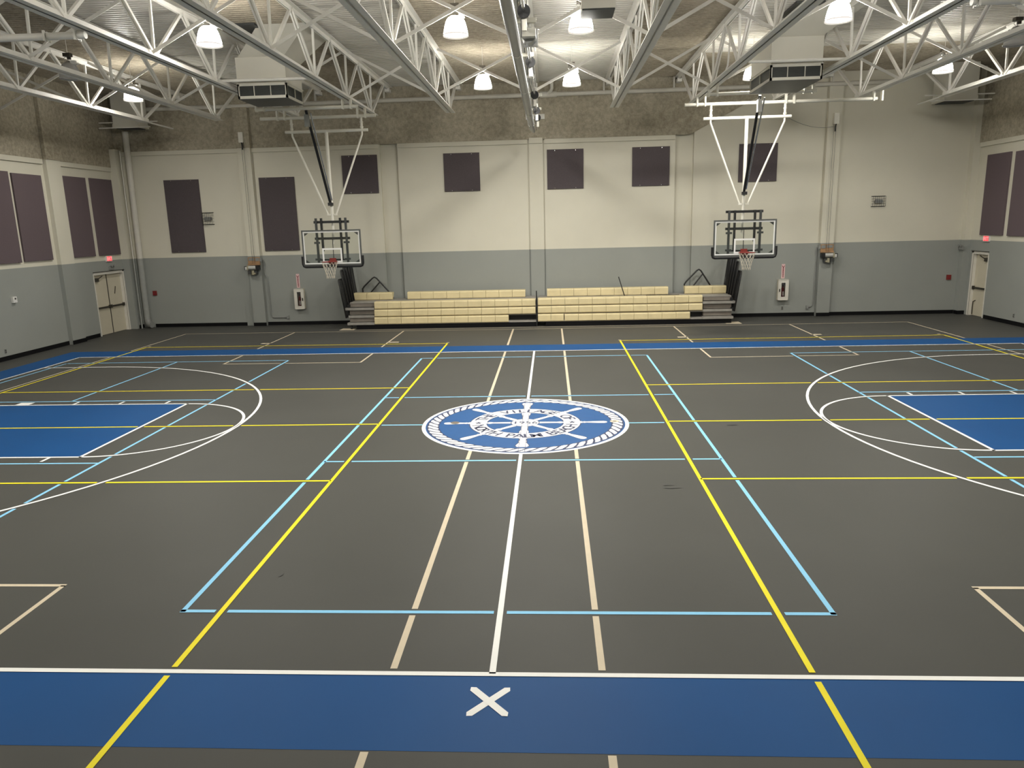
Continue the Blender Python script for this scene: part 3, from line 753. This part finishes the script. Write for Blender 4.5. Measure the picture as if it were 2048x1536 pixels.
    MB().path([(cx, ym, 20.85), (cx, ym, 15.0), (cx, ym, 12.9)], .165, 14).build('mast', st, g)
    MB().path([(cx, ym, 12.9), (cx-.03, ym, 11.4), (cx-.1, ym, 10.0)], .12, 12, radii=[.14, .15, .1]).build('lower_mast', st, g)
    MB().tube((cx-4.1, ym, 20.9), (cx+4.15, ym, 20.9), .15, 14).build('hanging_pipe', st, g)
    for q, e in ((-1, 3.42), (1, 3.55)):
        MB().path([(cx+q*e, ym, 20.9), (cx+q*e, ym, 20.5), (cx+q*.42, ym, 12.95)], .095, 10).build('side_brace', st, g)
        MB().path([(cx+q*e, ym, 20.95), (cx+q*e, ym, 22.1)], .12, 10).path([(cx+q*e, ym, 21.1), (cx+q*e, ym, 21.25)], .17, 10).path([(cx+q*e, ym, 21.6), (cx+q*e, ym, 21.7)], .17, 10).build('drop_post', st, g)
    MB().box(cx-.5, cx+.5, ym-.1, ym+.1, 12.82, 12.98).build('brace_clamp', st, g)
    xa, xb = (cx-6.5, cx+5.0) if s_ < 0 else (cx-5.9, cx+12.0)
    MB().tube((xa, ym, 22.22), (xb, ym, 22.22), .16, 14).build('support_pipe', st, g)
    yp = 27.7
    MB().tube((cx-4.9, yp, 22.3), (cx+4.6, yp, 22.3), .16 if s_ < 0 else .14, 14).build('front_pipe', st, g)
    cb = MB()
    tx = [x for x in TX if xa-.3 < x < xb+.3]
    for x in tx: cb.box(x-.45, x-.3, ym-.2, ym+.2, 22.02, 22.93).box(x+.3, x+.45, ym-.2, ym+.2, 22.02, 22.93)
    for x in [x for x in TX if cx-5.2 < x < cx+5]: cb.box(x-.45, x-.3, yp-.2, yp+.2, 22.1, 22.93).box(x+.3, x+.45, yp-.2, yp+.2, 22.1, 22.93)
    cb.build('pipe_clamp', st, g)
    # folding brace with its motor strap
    bx = cx-.1
    MB().tube((bx-.12, yp+.1, 22.1), (cx-.05, ym-.2, 14.0), .13, 12).build('folding_brace', M['black'], g)
    MB().tube((bx+.28, yp+.1, 21.9), (cx+.14, ym-.25, 14.3), .075, 10).build('guide_tube', M['chrome'], g)
    MB().box(bx-.3, bx+.05, yp-.05, yp+.45, 20.7, 21.75).build('safety_strap_reel', M['white'] if s_ > 0 else M['conduit'], g)
    MB().box(cx-.25, cx+.22, ym-.45, ym-.1, 13.75, 14.05).build('brace_knuckle', M['black'], g)
    return g
goal(-20.3, -1, 'glass backboard basketball goal hanging at the left end of the bleachers')
goal(20.45, 1, 'glass backboard basketball goal hanging at the right end of the bleachers, brightly lit pipes')

# ------------------------------------------------------------------ bleachers
def seat_row(mb, x0, x1, z0, z1, y):
    n = max(1, int(round((x1-x0)/1.56))); p = (x1-x0)/n; h = z1-z0
    for k in range(n):
        a, b = x0+k*p+(.014 if k else 0), x0+(k+1)*p-.014
        poly = [(y+.06, z0), (y, z0+.08), (y, z1-.14), (y+.05, z1-.04), (y+.13, z1), (y+1.0, z1), (y+1.0, z1-.2), (y+.3, z0)]
        mb.prism(poly, 'x', a, b)
    return mb
def bleacher(s_, rows, tops, label):
    xin = -.12 if s_ < 0 else .02; xo = 21.9*s_
    lo, hi = (xo, xin) if s_ < 0 else (xin, xo)
    t = thing('bleacher', label, 'bleacher', ((lo+hi)/2, 44, 0), 'folded bleacher banks')
    for (x0, x1, z0, z1, y) in rows+tops: seat_row(MB(), x0, x1, z0, z1, y).build('bench_seat', M['cream'], t)
    MB().box(lo+.7, hi-.05, 42.95, 46.3, .35, 2.9).build('folded_frame', M['black'], t)
    MB().box(lo+.1, hi, 42.6, 46.8, 2.93, 3.04).build('upper_deck', M['deckgrey'], t)
    e0, e1 = (xo, -18.85) if s_ < 0 else (18.65, xo)
    for z0, z1, y, ext in ((.52, .78, 41.72, .12), (1.32, 1.58, 42.0, 0), (2.2, 2.46, 42.02, .35)):
        a, b = (lo-ext, hi) if s_ < 0 else (lo, hi+ext)
        MB().box(a, b, y+.1, 42.9, z0, z1-.08).box(a if s_ < 0 else e0, e1 if s_ < 0 else b, y, 42.9, z0, z1).build('deck_board', M['deckgrey'], t)
    for z0, z1, y in ((.84, 1.28, 42.15), (1.66, 2.14, 42.3), (2.54, 2.9, 42.35)):
        MB().box(e0+.1, e1-.02, y, 42.95, z0, z1).build('riser_board', M['riser'], t)
    for k in range(4):
        x = (lo+hi)/2 + (k-1.5)*5.0 + .6*s_
        w = MB().path([(x-.2, 42.1, .2), (x-.08, 42.1, .2)], .2, 14).path([(x+.08, 42.1, .2), (x+.2, 42.1, .2)], .2, 14).build('wheel', M['charcoal'], t)
        MB().box(x-.06, x+.06, 41.95, 42.25, .15, .52).build('wheel_bracket', M['chrome'], w)
    MB().box(lo+.9, hi-.05, 41.85, 42.3, .02, .5).build('under_seat_shade', M['rubber'], t)  # black block stands in for the shade in the gap under the seats
    xp = xo-.05*s_-.2*s_
    MB().box(xp-.1, xp+.1, 42.0, 42.2, 0, .52).build('front_leg', M['black'], t)
    # end guard rails, nested against each other and leaning outwards
    def rail(ya, yb_, za, zb_, lean, dx, nb):
        xb = (21.98+dx)*s_; xt = (21.98+dx+lean)*s_
        mb = MB(); r = .085
        def P(y, u): return (xb+(xt-xb)*u, y, za+(zb_-za)*u)
        mb.path([P(ya, 0), P(ya, .97), P(ya+.12, 1), P(yb_-.12, 1), P(yb_, .97), P(yb_, 0)], r, 8, closed=True)
        for k in range(1, nb): y = ya+(yb_-ya)*k/nb; mb.tube(P(y, 0), P(y, 1), .026, 6)
        mb.bar(P(ya, .06), P(yb_, .06), .06, .1)
        mb.build('guard_rail', M['black'], t)
    rail(41.85, 43.6, 1.35, 5.75, .62, .15, 9)
    rail(42.7, 44.4, 2.1, 6.75, .62, .05, 9)
    rail(43.5, 45.2, 2.5, 7.2, .6, .0, 8)
    rail(44.2, 45.9, 2.8, 7.35, .55, -.05, 8)
    rail(44.9, 46.5, 3.1, 7.45, .5, -.1, 7)
    MB().box(*sorted((xo-.12*s_, xo+.3*s_)), 42.1, 42.4, 1.35, 1.75).box(*sorted((xo-.2*s_, xo+.12*s_)), 42.2, 43.2, 2.5, 2.85).build('rail_socket', M['black'], t)
    # folded A-shaped aisle handrail behind the top seat
    a = [(-21.05, 3.1), (-21.12, 4.3), (-20.9, 4.6), (-19.85, 5.55), (-19.6, 5.68), (-19.35, 5.55), (-18.0, 4.0), (-17.4, 3.1)] if s_ < 0 else \
        [(17.3, 3.1), (17.25, 4.1), (17.45, 4.4), (18.65, 5.65), (18.9, 5.8), (19.15, 5.62), (20.2, 4.0), (20.7, 3.1)]
    b = [(-20.2, 3.8), (-19.0, 5.05)] if s_ < 0 else [(18.15, 3.7), (19.3, 5.2)]
    MB().path([(x, 46.2, z) for x, z in a], .09, 8).path([(x, 46.2, z) for x, z in b], .08, 8).build('aisle_handrail', M['black'], t)
    return t
lb = bleacher(-1, [(-18.82, -3.3, .56, 1.36, 41.72), (-18.8, -.2, 1.45, 2.22, 41.82), (-18.78, -.2, 2.32, 3.12, 41.92)],
              [(-21.9, -17.25, 3.06, 3.92, 44.9), (-15.45, -1.45, 3.06, 3.92, 44.9)], 'left folded bleacher bank with cream bench seats and black end rails')
MB().box(-.14, -.02, 41.7, 42.0, .1, 4.05).build('centre_post', M['black'], lb)
bleacher(1, [(.05, 3.0, .56, 1.4, 41.72), (3.08, 17.2, .56, 1.36, 41.72), (.05, 18.58, 1.5, 2.28, 41.82), (.05, 18.58, 2.38, 3.18, 41.92)],
         [(1.1, 15.2, 3.06, 3.95, 44.9), (17.1, 21.85, 3.06, 3.95, 44.9)], 'right folded bleacher bank with cream bench seats and black end rails')
t = MB().tube((9.4, 44.5, 5.25), (10.08, 44.3, 3.06), .055, 8).build('pole', M['black']); tag(t, 'thin black pole leaning against the top seat of the right bleacher bank', 'pole')
MB().tube((14.2, 44.0, 3.09), (18.2, 43.6, 3.09), .05, 8)
t = MB().tube((12.5, 43.9, 3.1), (16.3, 43.9, 3.1), .055, 8).build('pole', M['black']); tag(t, 'thin black pole lying flat on the upper deck of the right bleacher bank', 'pole')

# ------------------------------------------------------------------ things on the walls
def panel_back(x0, x1, z0, z1, label):
    t = thing('acoustic_panel', label, 'acoustic panel', ((x0+x1)/2, YB-.03, z0), 'dark acoustic wall panels')
    y1 = YB-.004
    MB().box(x0, x1, y1-.16, y1, z0, z1).build('fabric_panel', M['panel'], t)
    mb = MB()
    for x in (x0+.9, x1-.9):
        for z in (z0+.1, z1-.12): mb.path([(x, y1-.18, z), (x, y1-.155, z)], .045, 8)
    mb.build('fixing_screw', M['chrome'], t)
for x0, x1, z0, z1, lb in ((-44.5, -40.25, 9.1, 17.62, 'tall dark panel on the far wall, leftmost, beside a wire guard'),
    (-32.9, -28.65, 9.05, 17.6, 'tall dark panel on the far wall left of the left backboard'),
    (-22.78, -18.58, 15.48, 19.82, 'square dark panel above the left backboard'),
    (-10.75, -6.55, 15.42, 19.72, 'square dark panel on the far wall, first left of the centre joint'),
    (1.3, 5.5, 15.38, 19.8, 'square dark panel on the far wall, first right of the centre joint'),
    (11.1, 15.35, 15.45, 19.78, 'square dark panel on the far wall between the centre and the right goal'),
    (23.2, 27.5, 15.6, 19.78, 'square dark panel behind the right goal mast')): panel_back(x0, x1, z0, z1, lb)
def panel_side(side, y0, y1, z0, z1, label):
    x = XL+.004 if side < 0 else XR-.004
    t = thing('acoustic_panel', label, 'acoustic panel', (x, (y0+y1)/2, z0), 'mauve acoustic panels on the side walls')
    MB().box(*sorted((x, x-side*.17)), y0, y1, z0, z1).build('fabric_panel', M['panelL'], t)
    mb = MB()
    for y in (y0+.5, y1-.5): mb.box(*sorted((x-side*.17, x-side*.2)), y-.05, y+.05, z0+.02, z0+.12)
    mb.build('corner_clip', M['panelL'], t)
panel_side(-1, 24.1, 28.25, 9.0, 17.6, 'mauve panel on the left wall, nearest the camera, cut by the picture edge')
panel_side(-1, 28.7, 32.93, 9.05, 17.5, 'mauve panel on the left wall just before the pilaster')
panel_side(-1, 36.1, 40.3, 9.1, 17.68, 'mauve panel on the left wall just past the pilaster')
panel_side(-1, 41.1, 45.3, 9.1, 17.72, 'mauve panel on the left wall above the red exit sign')
panel_side(1, 40.15, 44.35, 9.08, 17.62, 'mauve panel on the right wall above the door, farther one')
panel_side(1, 35.3, 39.3, 9.05, 17.55, 'mauve panel on the right wall cut by the picture edge')

# doors
def door(side, num, y0, y1, leaves):
    x = XL if side < 0 else XR; q = -side
    t = bpy.data.objects.new('door_%d' % num, None); COL.objects.link(t); t.location = (x*F, (y0+y1)/2*F, 0); ORG[t.name] = (x, (y0+y1)/2, 0)
    structure(t); t['label'] = 'cream double door with dark push bars in the left wall' if leaves == 2 else 'cream single door with a dark push bar in the right wall'
    def bx(mb, a, b, *r): return mb.box(*sorted((x+q*a, x+q*b)), *r)
    fr = MB(); f_ = .14
    bx(fr, -.5, .03, y0-f_, y0, 0, 7.09); bx(fr, -.5, .03, y1, y1+f_, 0, 7.09); bx(fr, -.5, .03, y0, y1, 6.95, 7.09)
    bx(fr, .002, .05, y1, y1+.3, 0, 7.25); bx(fr, .002, .05, y0-.05, y1+.3, 7.09, 7.25)
    fr.build('door_frame', M['doorframe'], t)
    bx(MB(), .002, .14, y0-.12, y1+.35, 7.25, 7.31).build('drip_cap', M['bronze'], t)
    w = (y1-y0)/leaves
    for k in range(leaves):
        a, b = y0+k*w+.03, y0+(k+1)*w-.03
        lf = bx(MB(), -.45, -.34, a, b, .04, 6.93).build('door_leaf', M['door'], t)
        pb = MB(); bx(pb, -.34, -.14, a+.1, b-.1, 3.08, 3.26); bx(pb, -.34, -.1, a+.02, a+.2, 3.0, 3.36); bx(pb, -.34, -.1, b-.2, b-.02, 3.0, 3.36)
        pb.build('push_bar', M['bronze'], lf)
        if k == 0:
            cl = MB(); ca, cb_ = ((a+.1), (a+1.0)) if side < 0 else ((a+.1), (a+.9))
            bx(cl, -.34, -.1, ca, cb_, 6.2, 6.6); cl.bar((x-q*.12, a+.6, 6.4), (x-q*.02, a+1.6, 6.8), .06, .08)
            cl.build('door_closer', M['bronze'], lf)
    mid = (y0+y1)/2
    if leaves == 2:
        bx(MB(), -.34, -.28, mid-.04, mid+.04, .05, 6.93).build('centre_astragal', M['bronze'], t)
        MB().bar((x-q*.33, mid+1.25, 4.55), (x-q*.33, mid+1.55, 5.4), .16, .03, (0, 1, 0)).build('scrape_mark', M['bronze'], t)
    return t
door(-1, 1, 39.6, 45.25, 2)
d2 = door(1, 2, 42.45, 45.28, 1)
MB().path([(XR+.3, 44.6, 1.75), (XR+.2, 44.85, 1.6), (XR+.2, 44.9, .9), (XR+.22, 44.9, .15)], .05, 6).build('foot_stop', M['bronze'], d2)
# exit signs and emergency lights
def exit_sign(side, y0, y1, label):
    x = XL if side < 0 else XR; q = -side
    t = thing('exit_sign', label, 'exit sign', (x, (y0+y1)/2, 8.35))
    z0, z1 = 8.38, 9.02
    MB().box(*sorted((x+q*.003, x+q*.16)), y0, y1, z0, z1).build('sign_housing', M['white'], t)
    MB().box(*sorted((x+q*.161, x+q*.18)), y0+.06, y1-.06, z0+.06, z1-.06).build('sign_face', M['exit_glow'], t)
    mb = MB(); put_text(mb, 'EXIT', (x+q*.19, (y0+y1)/2, (z0+z1)/2), (0, q, 0), (0, 0, 1), .52, .24, .01)
    mb.build('sign_letters', M['exit_letter'], t)
exit_sign(-1, 42.25, 43.35, 'red lit exit sign on the left wall above the double door')
exit_sign(1, 42.45, 43.55, 'red lit exit sign on the right wall above the single door')
for side, y, lb in ((-1, 43.0, 'small grey emergency light on the left wall over the double door'), (1, 45.2, 'small grey emergency light beside the top of the right single door')):
    x = XL if side < 0 else XR-.001; q = -side
    if side > 0: x = XR-.75
    y = y if side < 0 else 46.35
    t = thing('emergency_light', lb, 'emergency light', (x, y, 7.35))
    MB().box(*sorted((x+q*.003, x+q*.25)), y-.35, y+.35, 7.4, 7.75).build('light_body', M['conduit'], t)
    for dy in (-.22, .22): MB().path([(x+q*.15, y+dy, 7.8), (x+q*.4, y+dy, 7.85)], .12, 12, radii=[.08, .14]).build('lamp_head', M['conduit'], t)
tag(MB().box(XL+.003, XL+.22, 26.1, 26.65, 5.28, 5.85).build('thermostat', M['white']), 'small white thermostat box on the grey part of the left wall', 'thermostat')
tag(MB().box(XL+.221, XL+.24, 26.3, 26.48, 5.58, 5.74).build('sensor', M['plug'], bpy.data.objects['thermostat']), 'dark sensor window') if False else None
o = bpy.data.objects['thermostat']; ob = MB().box(XL+.221, XL+.25, 26.32, 26.5, 5.58, 5.74).build('display_window', M['plug'], o)
def outlet(x, y, z, nx, ny, label):
    t = thing('wall_outlet', label, 'outlet', (x, y, z))
    if nx: MB().box(*sorted((x, x+nx*.05)), y-.12, y+.12, z-.19, z+.19).build('cover_plate', M['conduit'], t); mb = MB(); [mb.box(*sorted((x+nx*.05, x+nx*.07)), y-.06, y+.06, z+d-.06, z+d+.06) for d in (-.09, .09)]
    else: MB().box(x-.12, x+.12, *sorted((y, y+ny*.05)), z-.19, z+.19).build('cover_plate', M['conduit'], t); mb = MB(); [mb.box(x-.06, x+.06, *sorted((y+ny*.05, y+ny*.07)), z+d-.06, z+d+.06) for d in (-.09, .09)]
    mb.build('socket', M['plug'], t)
outlet(XL+.003, 24.25, .9, 1, 0, 'small outlet low on the left wall at the picture edge')
outlet(XR-.003, 36.7, .98, -1, 0, 'small outlet low on the right wall past the single door')
outlet(28.95, YB-.003, 1.0, 0, -1, 'small dark outlet below the right extinguisher cabinet')

# extinguisher cabinets and their signs
def cabinet(cx, z0, z1, hand, side):
    t = thing('extinguisher_cabinet', 'cream fire extinguisher cabinet with narrow window on the far wall, %s side' % side, 'cabinet', (cx, YB, z0), 'extinguisher cabinets')
    x0, x1 = cx-.59, cx+.59; yf, yb = YB-.42, YB-.004
    bx_ = MB(); bx_.box(x0, x1, yb-.04, yb, z0, z1).box(x0, x0+.05, yf, yb-.04, z0, z1).box(x1-.05, x1, yf, yb-.04, z0, z1).box(x0+.05, x1-.05, yf, yb-.04, z0, z0+.05).box(x0+.05, x1-.05, yf, yb-.04, z1-.05, z1)
    bx_.build('cabinet_box', M['door'], t)
    w = .23; a, b, c, d = x0-.02, x1+.02, z0-.02, z1+.02
    dr = MB()
    dr.box(a, cx-w, yf-.06, yf-.002, c, d).box(cx+w, b, yf-.06, yf-.002, c, d).box(cx-w, cx+w, yf-.06, yf-.002, c, z0+.38).box(cx-w, cx+w, yf-.06, yf-.002, z1-.38, d)
    for p, q_, r_, s_ in ((a, b, d-.06, d), (a, b, c, c+.06), (a, a+.06, c, d), (b-.06, b, c, d)): dr.box(p, q_, yf-.1, yf-.06, r_, s_)
    dr.box(cx-w-.08, cx-w, yf-.08, yf-.06, z0+.3, z1-.3).box(cx+w, cx+w+.08, yf-.08, yf-.06, z0+.3, z1-.3)
    do = dr.build('cabinet_door', M['doorframe'], t)
    MB().box(cx-w, cx+w, yf-.04, yf-.03, z0+.38, z1-.38).build('window_pane', M['tint'], do)
    hx = cx+hand*.42
    MB().box(hx-.05, hx+.05, yf-.16, yf-.06, (z0+z1)/2-.22, (z0+z1)/2+.12).build('pull_handle', M['bronze'], do)
    e = thing('fire_extinguisher', 'dark red fire extinguisher seen through the %s cabinet window' % side, 'fire extinguisher', (cx, YB-.24, z0+.06))
    MB().lathe([(0, 0), (.15, 0), (.155, .05), (.155, 1.2), (.12, 1.36), (.05, 1.45), (.05, 1.6), (0, 1.6)], (cx, YB-.24, z0+.06), 18).build('cylinder', M['darkred'], e)
    MB().lathe([(.158, .45), (.158, .95)], (cx+.02, YB-.245, z0+.06), 18).build('paper_label', M['white'], e)
    MB().box(cx-.05, cx+.05, YB-.34, YB-.15, z0+1.66, z0+1.74).path([(cx, YB-.3, z0+1.7), (cx+.16, YB-.28, z0+1.5), (cx+.17, YB-.28, z0+.9)], .03, 6).build('valve_handle', M['plug'], e)
    s = thing('extinguisher_sign', 'narrow pale pink sign with dark red lettering above the %s cabinet' % side, 'sign', (cx-.05, YB, z1+.2))
    sx = cx-.12 if side == 'left' else cx+.02; h0, h1 = z1+.1, z1+1.78
    MB().box(sx-.2, sx+.2, YB-.03, YB-.004, h0, h1).build('sign_board', M['pink'], s)
    mb = MB(); mb.box(sx-.065, sx+.065, YB-.036, YB-.031, h0+.12, h1-.42)
    mb.prism([(sx-.15, h1-.14), (sx-.15, h1-.26), (sx, h1-.46), (sx+.15, h1-.26), (sx+.15, h1-.14), (sx, h1-.34)], 'y', YB-.036, YB-.031)
    mb.build('red_panel', M['darkred'], s)
    mb = MB(); put_text(mb, 'FIRE EXTINGUISHER', (sx, YB-.04, (h0+h1)/2-.15), (0, 0, -1), (1, 0, 0), .12, .067)
    mb.build('sign_lettering', M['pink'], s)
cabinet(-29.1, 1.98, 4.43, 1, 'left'); cabinet(28.83, 1.98, 4.38, -1, 'right')
# alarms, guards
for x, lb, s_ in ((-48.0 + .0, 'red fire alarm box on the far wall right of the downpipe', 1), (47.8, 'red fire alarm box on the far wall near the right door', 1)):
    if x < 0: x = -47.3
    t = thing('fire_alarm', lb, 'fire alarm', (x, YB, 3.98))
    MB().box(x-.24, x+.24, YB-.16, YB-.004, 3.96, 4.52).build('alarm_body', M['alarmred'], t)
    MB().box(x-.13, x+.13, YB-.2, YB-.16, 4.05, 4.2).build('alarm_lever', M['darkred'], t)
for x0, x1, z0, z1, lb in ((-40.2, -38.9, 12.35, 13.72, 'wire guard over a horn on the far wall beside the leftmost tall panel'), (38.4, 39.8, 12.48, 13.62, 'wire guard over a horn alone on the right part of the far wall')):
    t = thing('wire_guard', lb, 'wire guard', ((x0+x1)/2, YB, z0))
    mb = MB(); yf = YB-.42
    for k in range(7):
        x = x0+(x1-x0)*k/6; mb.path([(x, YB-.01, z1), (x, yf, z1-.02), (x, yf, z0+.02), (x, YB-.01, z0)], .017, 5)
    for k in range(5):
        z = z0+(z1-z0)*k/4; mb.path([(x0, YB-.01, z), (x0, yf, z), (x1, yf, z), (x1, YB-.01, z)], .017, 5)
    for z in (z0, z1): mb.tube((x0-.05, YB-.05, z), (x1+.05, YB-.05, z), .04, 6)
    mb.build('wire_cage', M['charcoal'], t)
    cx, cz = (x0+x1)/2, (z0+z1)/2
    MB().prism([(cx-.42, cz-.2), (cx+.42, cz-.2), (cx+.48, cz-.05), (cx+.42, cz+.2), (cx-.3, cz+.24), (cx-.46, cz)], 'y', YB-.3, YB-.004).build('horn', M['conduit'], t)

# backboard winches on the pilasters
def winch(cx, m, label):
    yp = YB-.55
    t = thing('backboard_winch', label, 'winch', (cx, yp, 6.4), 'backboard winches')
    X = lambda d: cx+m*d
    def bx(mb, a, b, *r): return mb.box(*sorted((X(a), X(b))), *r)
    bx(MB(), -.72, .72, yp-.16, yp-.003, 7.55, 8.35).build('mounting_board', M['wood'], t)
    br = MB(); bx(br, -.6, .05, yp-.2, yp-.16, 7.95, 8.25); bx(br, .2, .66, yp-.2, yp-.16, 7.9, 8.25); br.build('face_plate', M['conduit'], t)
    sh = MB(); bx(sh, -.75, .75, yp-.32, yp-.003, 7.42, 7.55); sh.build('shelf_bracket', M['wood'], t)
    MB().path([(X(-.55), yp-.5, 7.12), (X(.35), yp-.5, 7.12)], .25, 20).build('cable_drum', M['silver'], t)
    bx(MB(), -.7, -.55, yp-.78, yp-.12, 6.85, 7.38).build('drum_flange', M['brass'], t)
    bx(MB(), .36, .74, yp-.75, yp-.12, 6.85, 7.36).build('gear_case', M['black'], t)
    MB().path([(X(-.05), yp-.62, 6.3), (X(-.05), yp-.62, 6.8)], .17, 14).path([(X(-.1), yp-.62, 6.42), (X(.28), yp-.62, 6.42)], .11, 12).build('motor', M['brass'], t)
    g2 = MB(); bx(g2, -.62, -.25, yp-.7, yp-.2, 6.35, 6.75); bx(g2, .1, .4, yp-.6, yp-.1, 6.3, 6.75); g2.build('motor_bracket', M['charcoal'], t)
    bx(MB(), -1.2, -.78, yp-.3, yp-.003+.0, 6.85, 7.3).build('limit_switch', M['black'], t)
    bx(MB(), -1.1, -.8, yp-.34, yp-.3, 6.88, 7.22).build('switch_label', M['white'], t)
    bx(MB(), .74, .98, yp-.2, yp-.003, 7.85, 8.25).build('junction_box', M['conduit'], t)
    bx(MB(), -.32, .2, yp-.45, yp-.003, 21.55, 22.7).build('pulley_housing', M['ivory'], t)
    MB().path([(X(-.05), yp-.35, 21.55), (X(.06), yp-.4, 21.2), (X(.02), yp-.35, 20.75)], .07, 8).build('cable_guide', M['black'], t)
    for d in (-.1, .16): MB().tube((X(d), yp-.3, 7.35), (X(d+.02), yp-.3, 21.6), .018, 5).build('lift_cable', M['charcoal'], t)
    return t
winch(-34.2, 1, 'silver drum winch on the left pilaster of the far wall')
# pipes and loose bits up among the trusses
for x0, x1, y, nm in ((-49.9, -24.7, 1.75, 'left'), (24.5, 49.3, 2.2, 'right')):
    t = thing('hanging_pipe', 'thick white pipe clamped under the trusses at the upper %s edge' % nm, 'pipe', ((x0+x1)/2, y, 22.4))
    MB().tube((x0, y, 22.68), (x1, y, 22.68), .2, 16).build('pipe_run', M['steel'], t)
    mb = MB()
    for x in ((-27.0, -25.2, -33.2, -41.0) if x0 < 0 else (24.8, 27, 32.5, 41.1)):
        mb.path([(x-.06, y, 22.68), (x+.06, y, 22.68)], .26, 12); mb.box(x-.06, x+.06, y-.3, y-.2, 22.4, 22.95); mb.box(x-.06, x+.06, y+.2, y+.3, 22.4, 22.95)
    mb.build('pipe_clamp', M['steel'], t)
o = MB().path([(16.75, 24.6, 27.1), (16.75, 24.8, 26.2), (16.75, 25.0, 24.9), (16.75, 25.3, 24.2), (16.75, 25.9, 23.9), (16.75, 27.0, 23.85), (16.75, 28.5, 23.7)], .07, 8).build('flexible_conduit', M['steel'])
tag(o, 'white flexible conduit looping down beside a truss left of the right air diffuser', 'conduit')
for x, z, nm in ((-29.6, 26.2, 'left'), (22.6, 25.9, 'right')):
    tag(MB().bar((x, 40, z), (x+.25*(-1 if x > 0 else 1), 40, z-1.4), .07, .02).build('hanging_ribbon', M['red']), 'thin red ribbon hanging above the far wall pipe beside the %s air diffuser' % nm, 'ribbon')
w2 = winch(33.5, -1, 'silver drum winch on the right pilaster of the far wall')
pts = [(24.2, 33.2, 20.9)]
for k in range(1, 11):
    u = k/10; pts.append((24.2+(33.4-24.2)*u, 33.2+(46.0-33.2)*u, 20.9+.4*u-2.0*u*(1-u)))
MB().path(pts, .02, 5).build('pull_cable', M['charcoal'], w2)
o = MB().path([(-33.25, YB-.1, 8.0), (-33.2, YB-.1, 6.2), (-32.95, YB-.1, 5.9), (-32.9, YB-.1, 1.3), (-32.75, YB-.1, 1.0), (-32.5, YB-.1, .95), (-30.9, YB-.1, .95)], .06, 8).box(-30.95, -30.7, YB-.22, YB-.004, .78, 1.18).build('conduit', M['conduit'])
tag(o, 'grey conduit running from the left winch down to a low wall box', 'conduit')
o = MB().path([(32.55, YB-.1, 8.0), (32.5, YB-.1, 2.0), (32.45, YB-.1, 1.4), (32.3, YB-.1, 1.15), (31.9, YB-.1, 1.05)], .06, 8).box(31.7, 31.95, YB-.22, YB-.004, .85, 1.25).build('conduit', M['conduit'])
tag(o, 'grey conduit running from the right winch down to a low wall box', 'conduit')

# ------------------------------------------------------------------ light and rendering look
w = bpy.data.worlds.new('world'); SC.world = w; w.use_nodes = True
w.node_tree.nodes['Background'].inputs['Color'].default_value = (0.9, 0.92, 1.0, 1)
w.node_tree.nodes['Background'].inputs['Strength'].default_value = 0.02
SC.view_settings.view_transform = 'Standard'
SC.view_settings.look = 'None'
SC.view_settings.exposure = 0.0
SC.cycles.use_denoising = True
SC.cycles.max_bounces = 7
SC.cycles.diffuse_bounces = 4
SC.cycles.adaptive_threshold = 0.025
SC.cycles.sample_clamp_indirect = 4.0
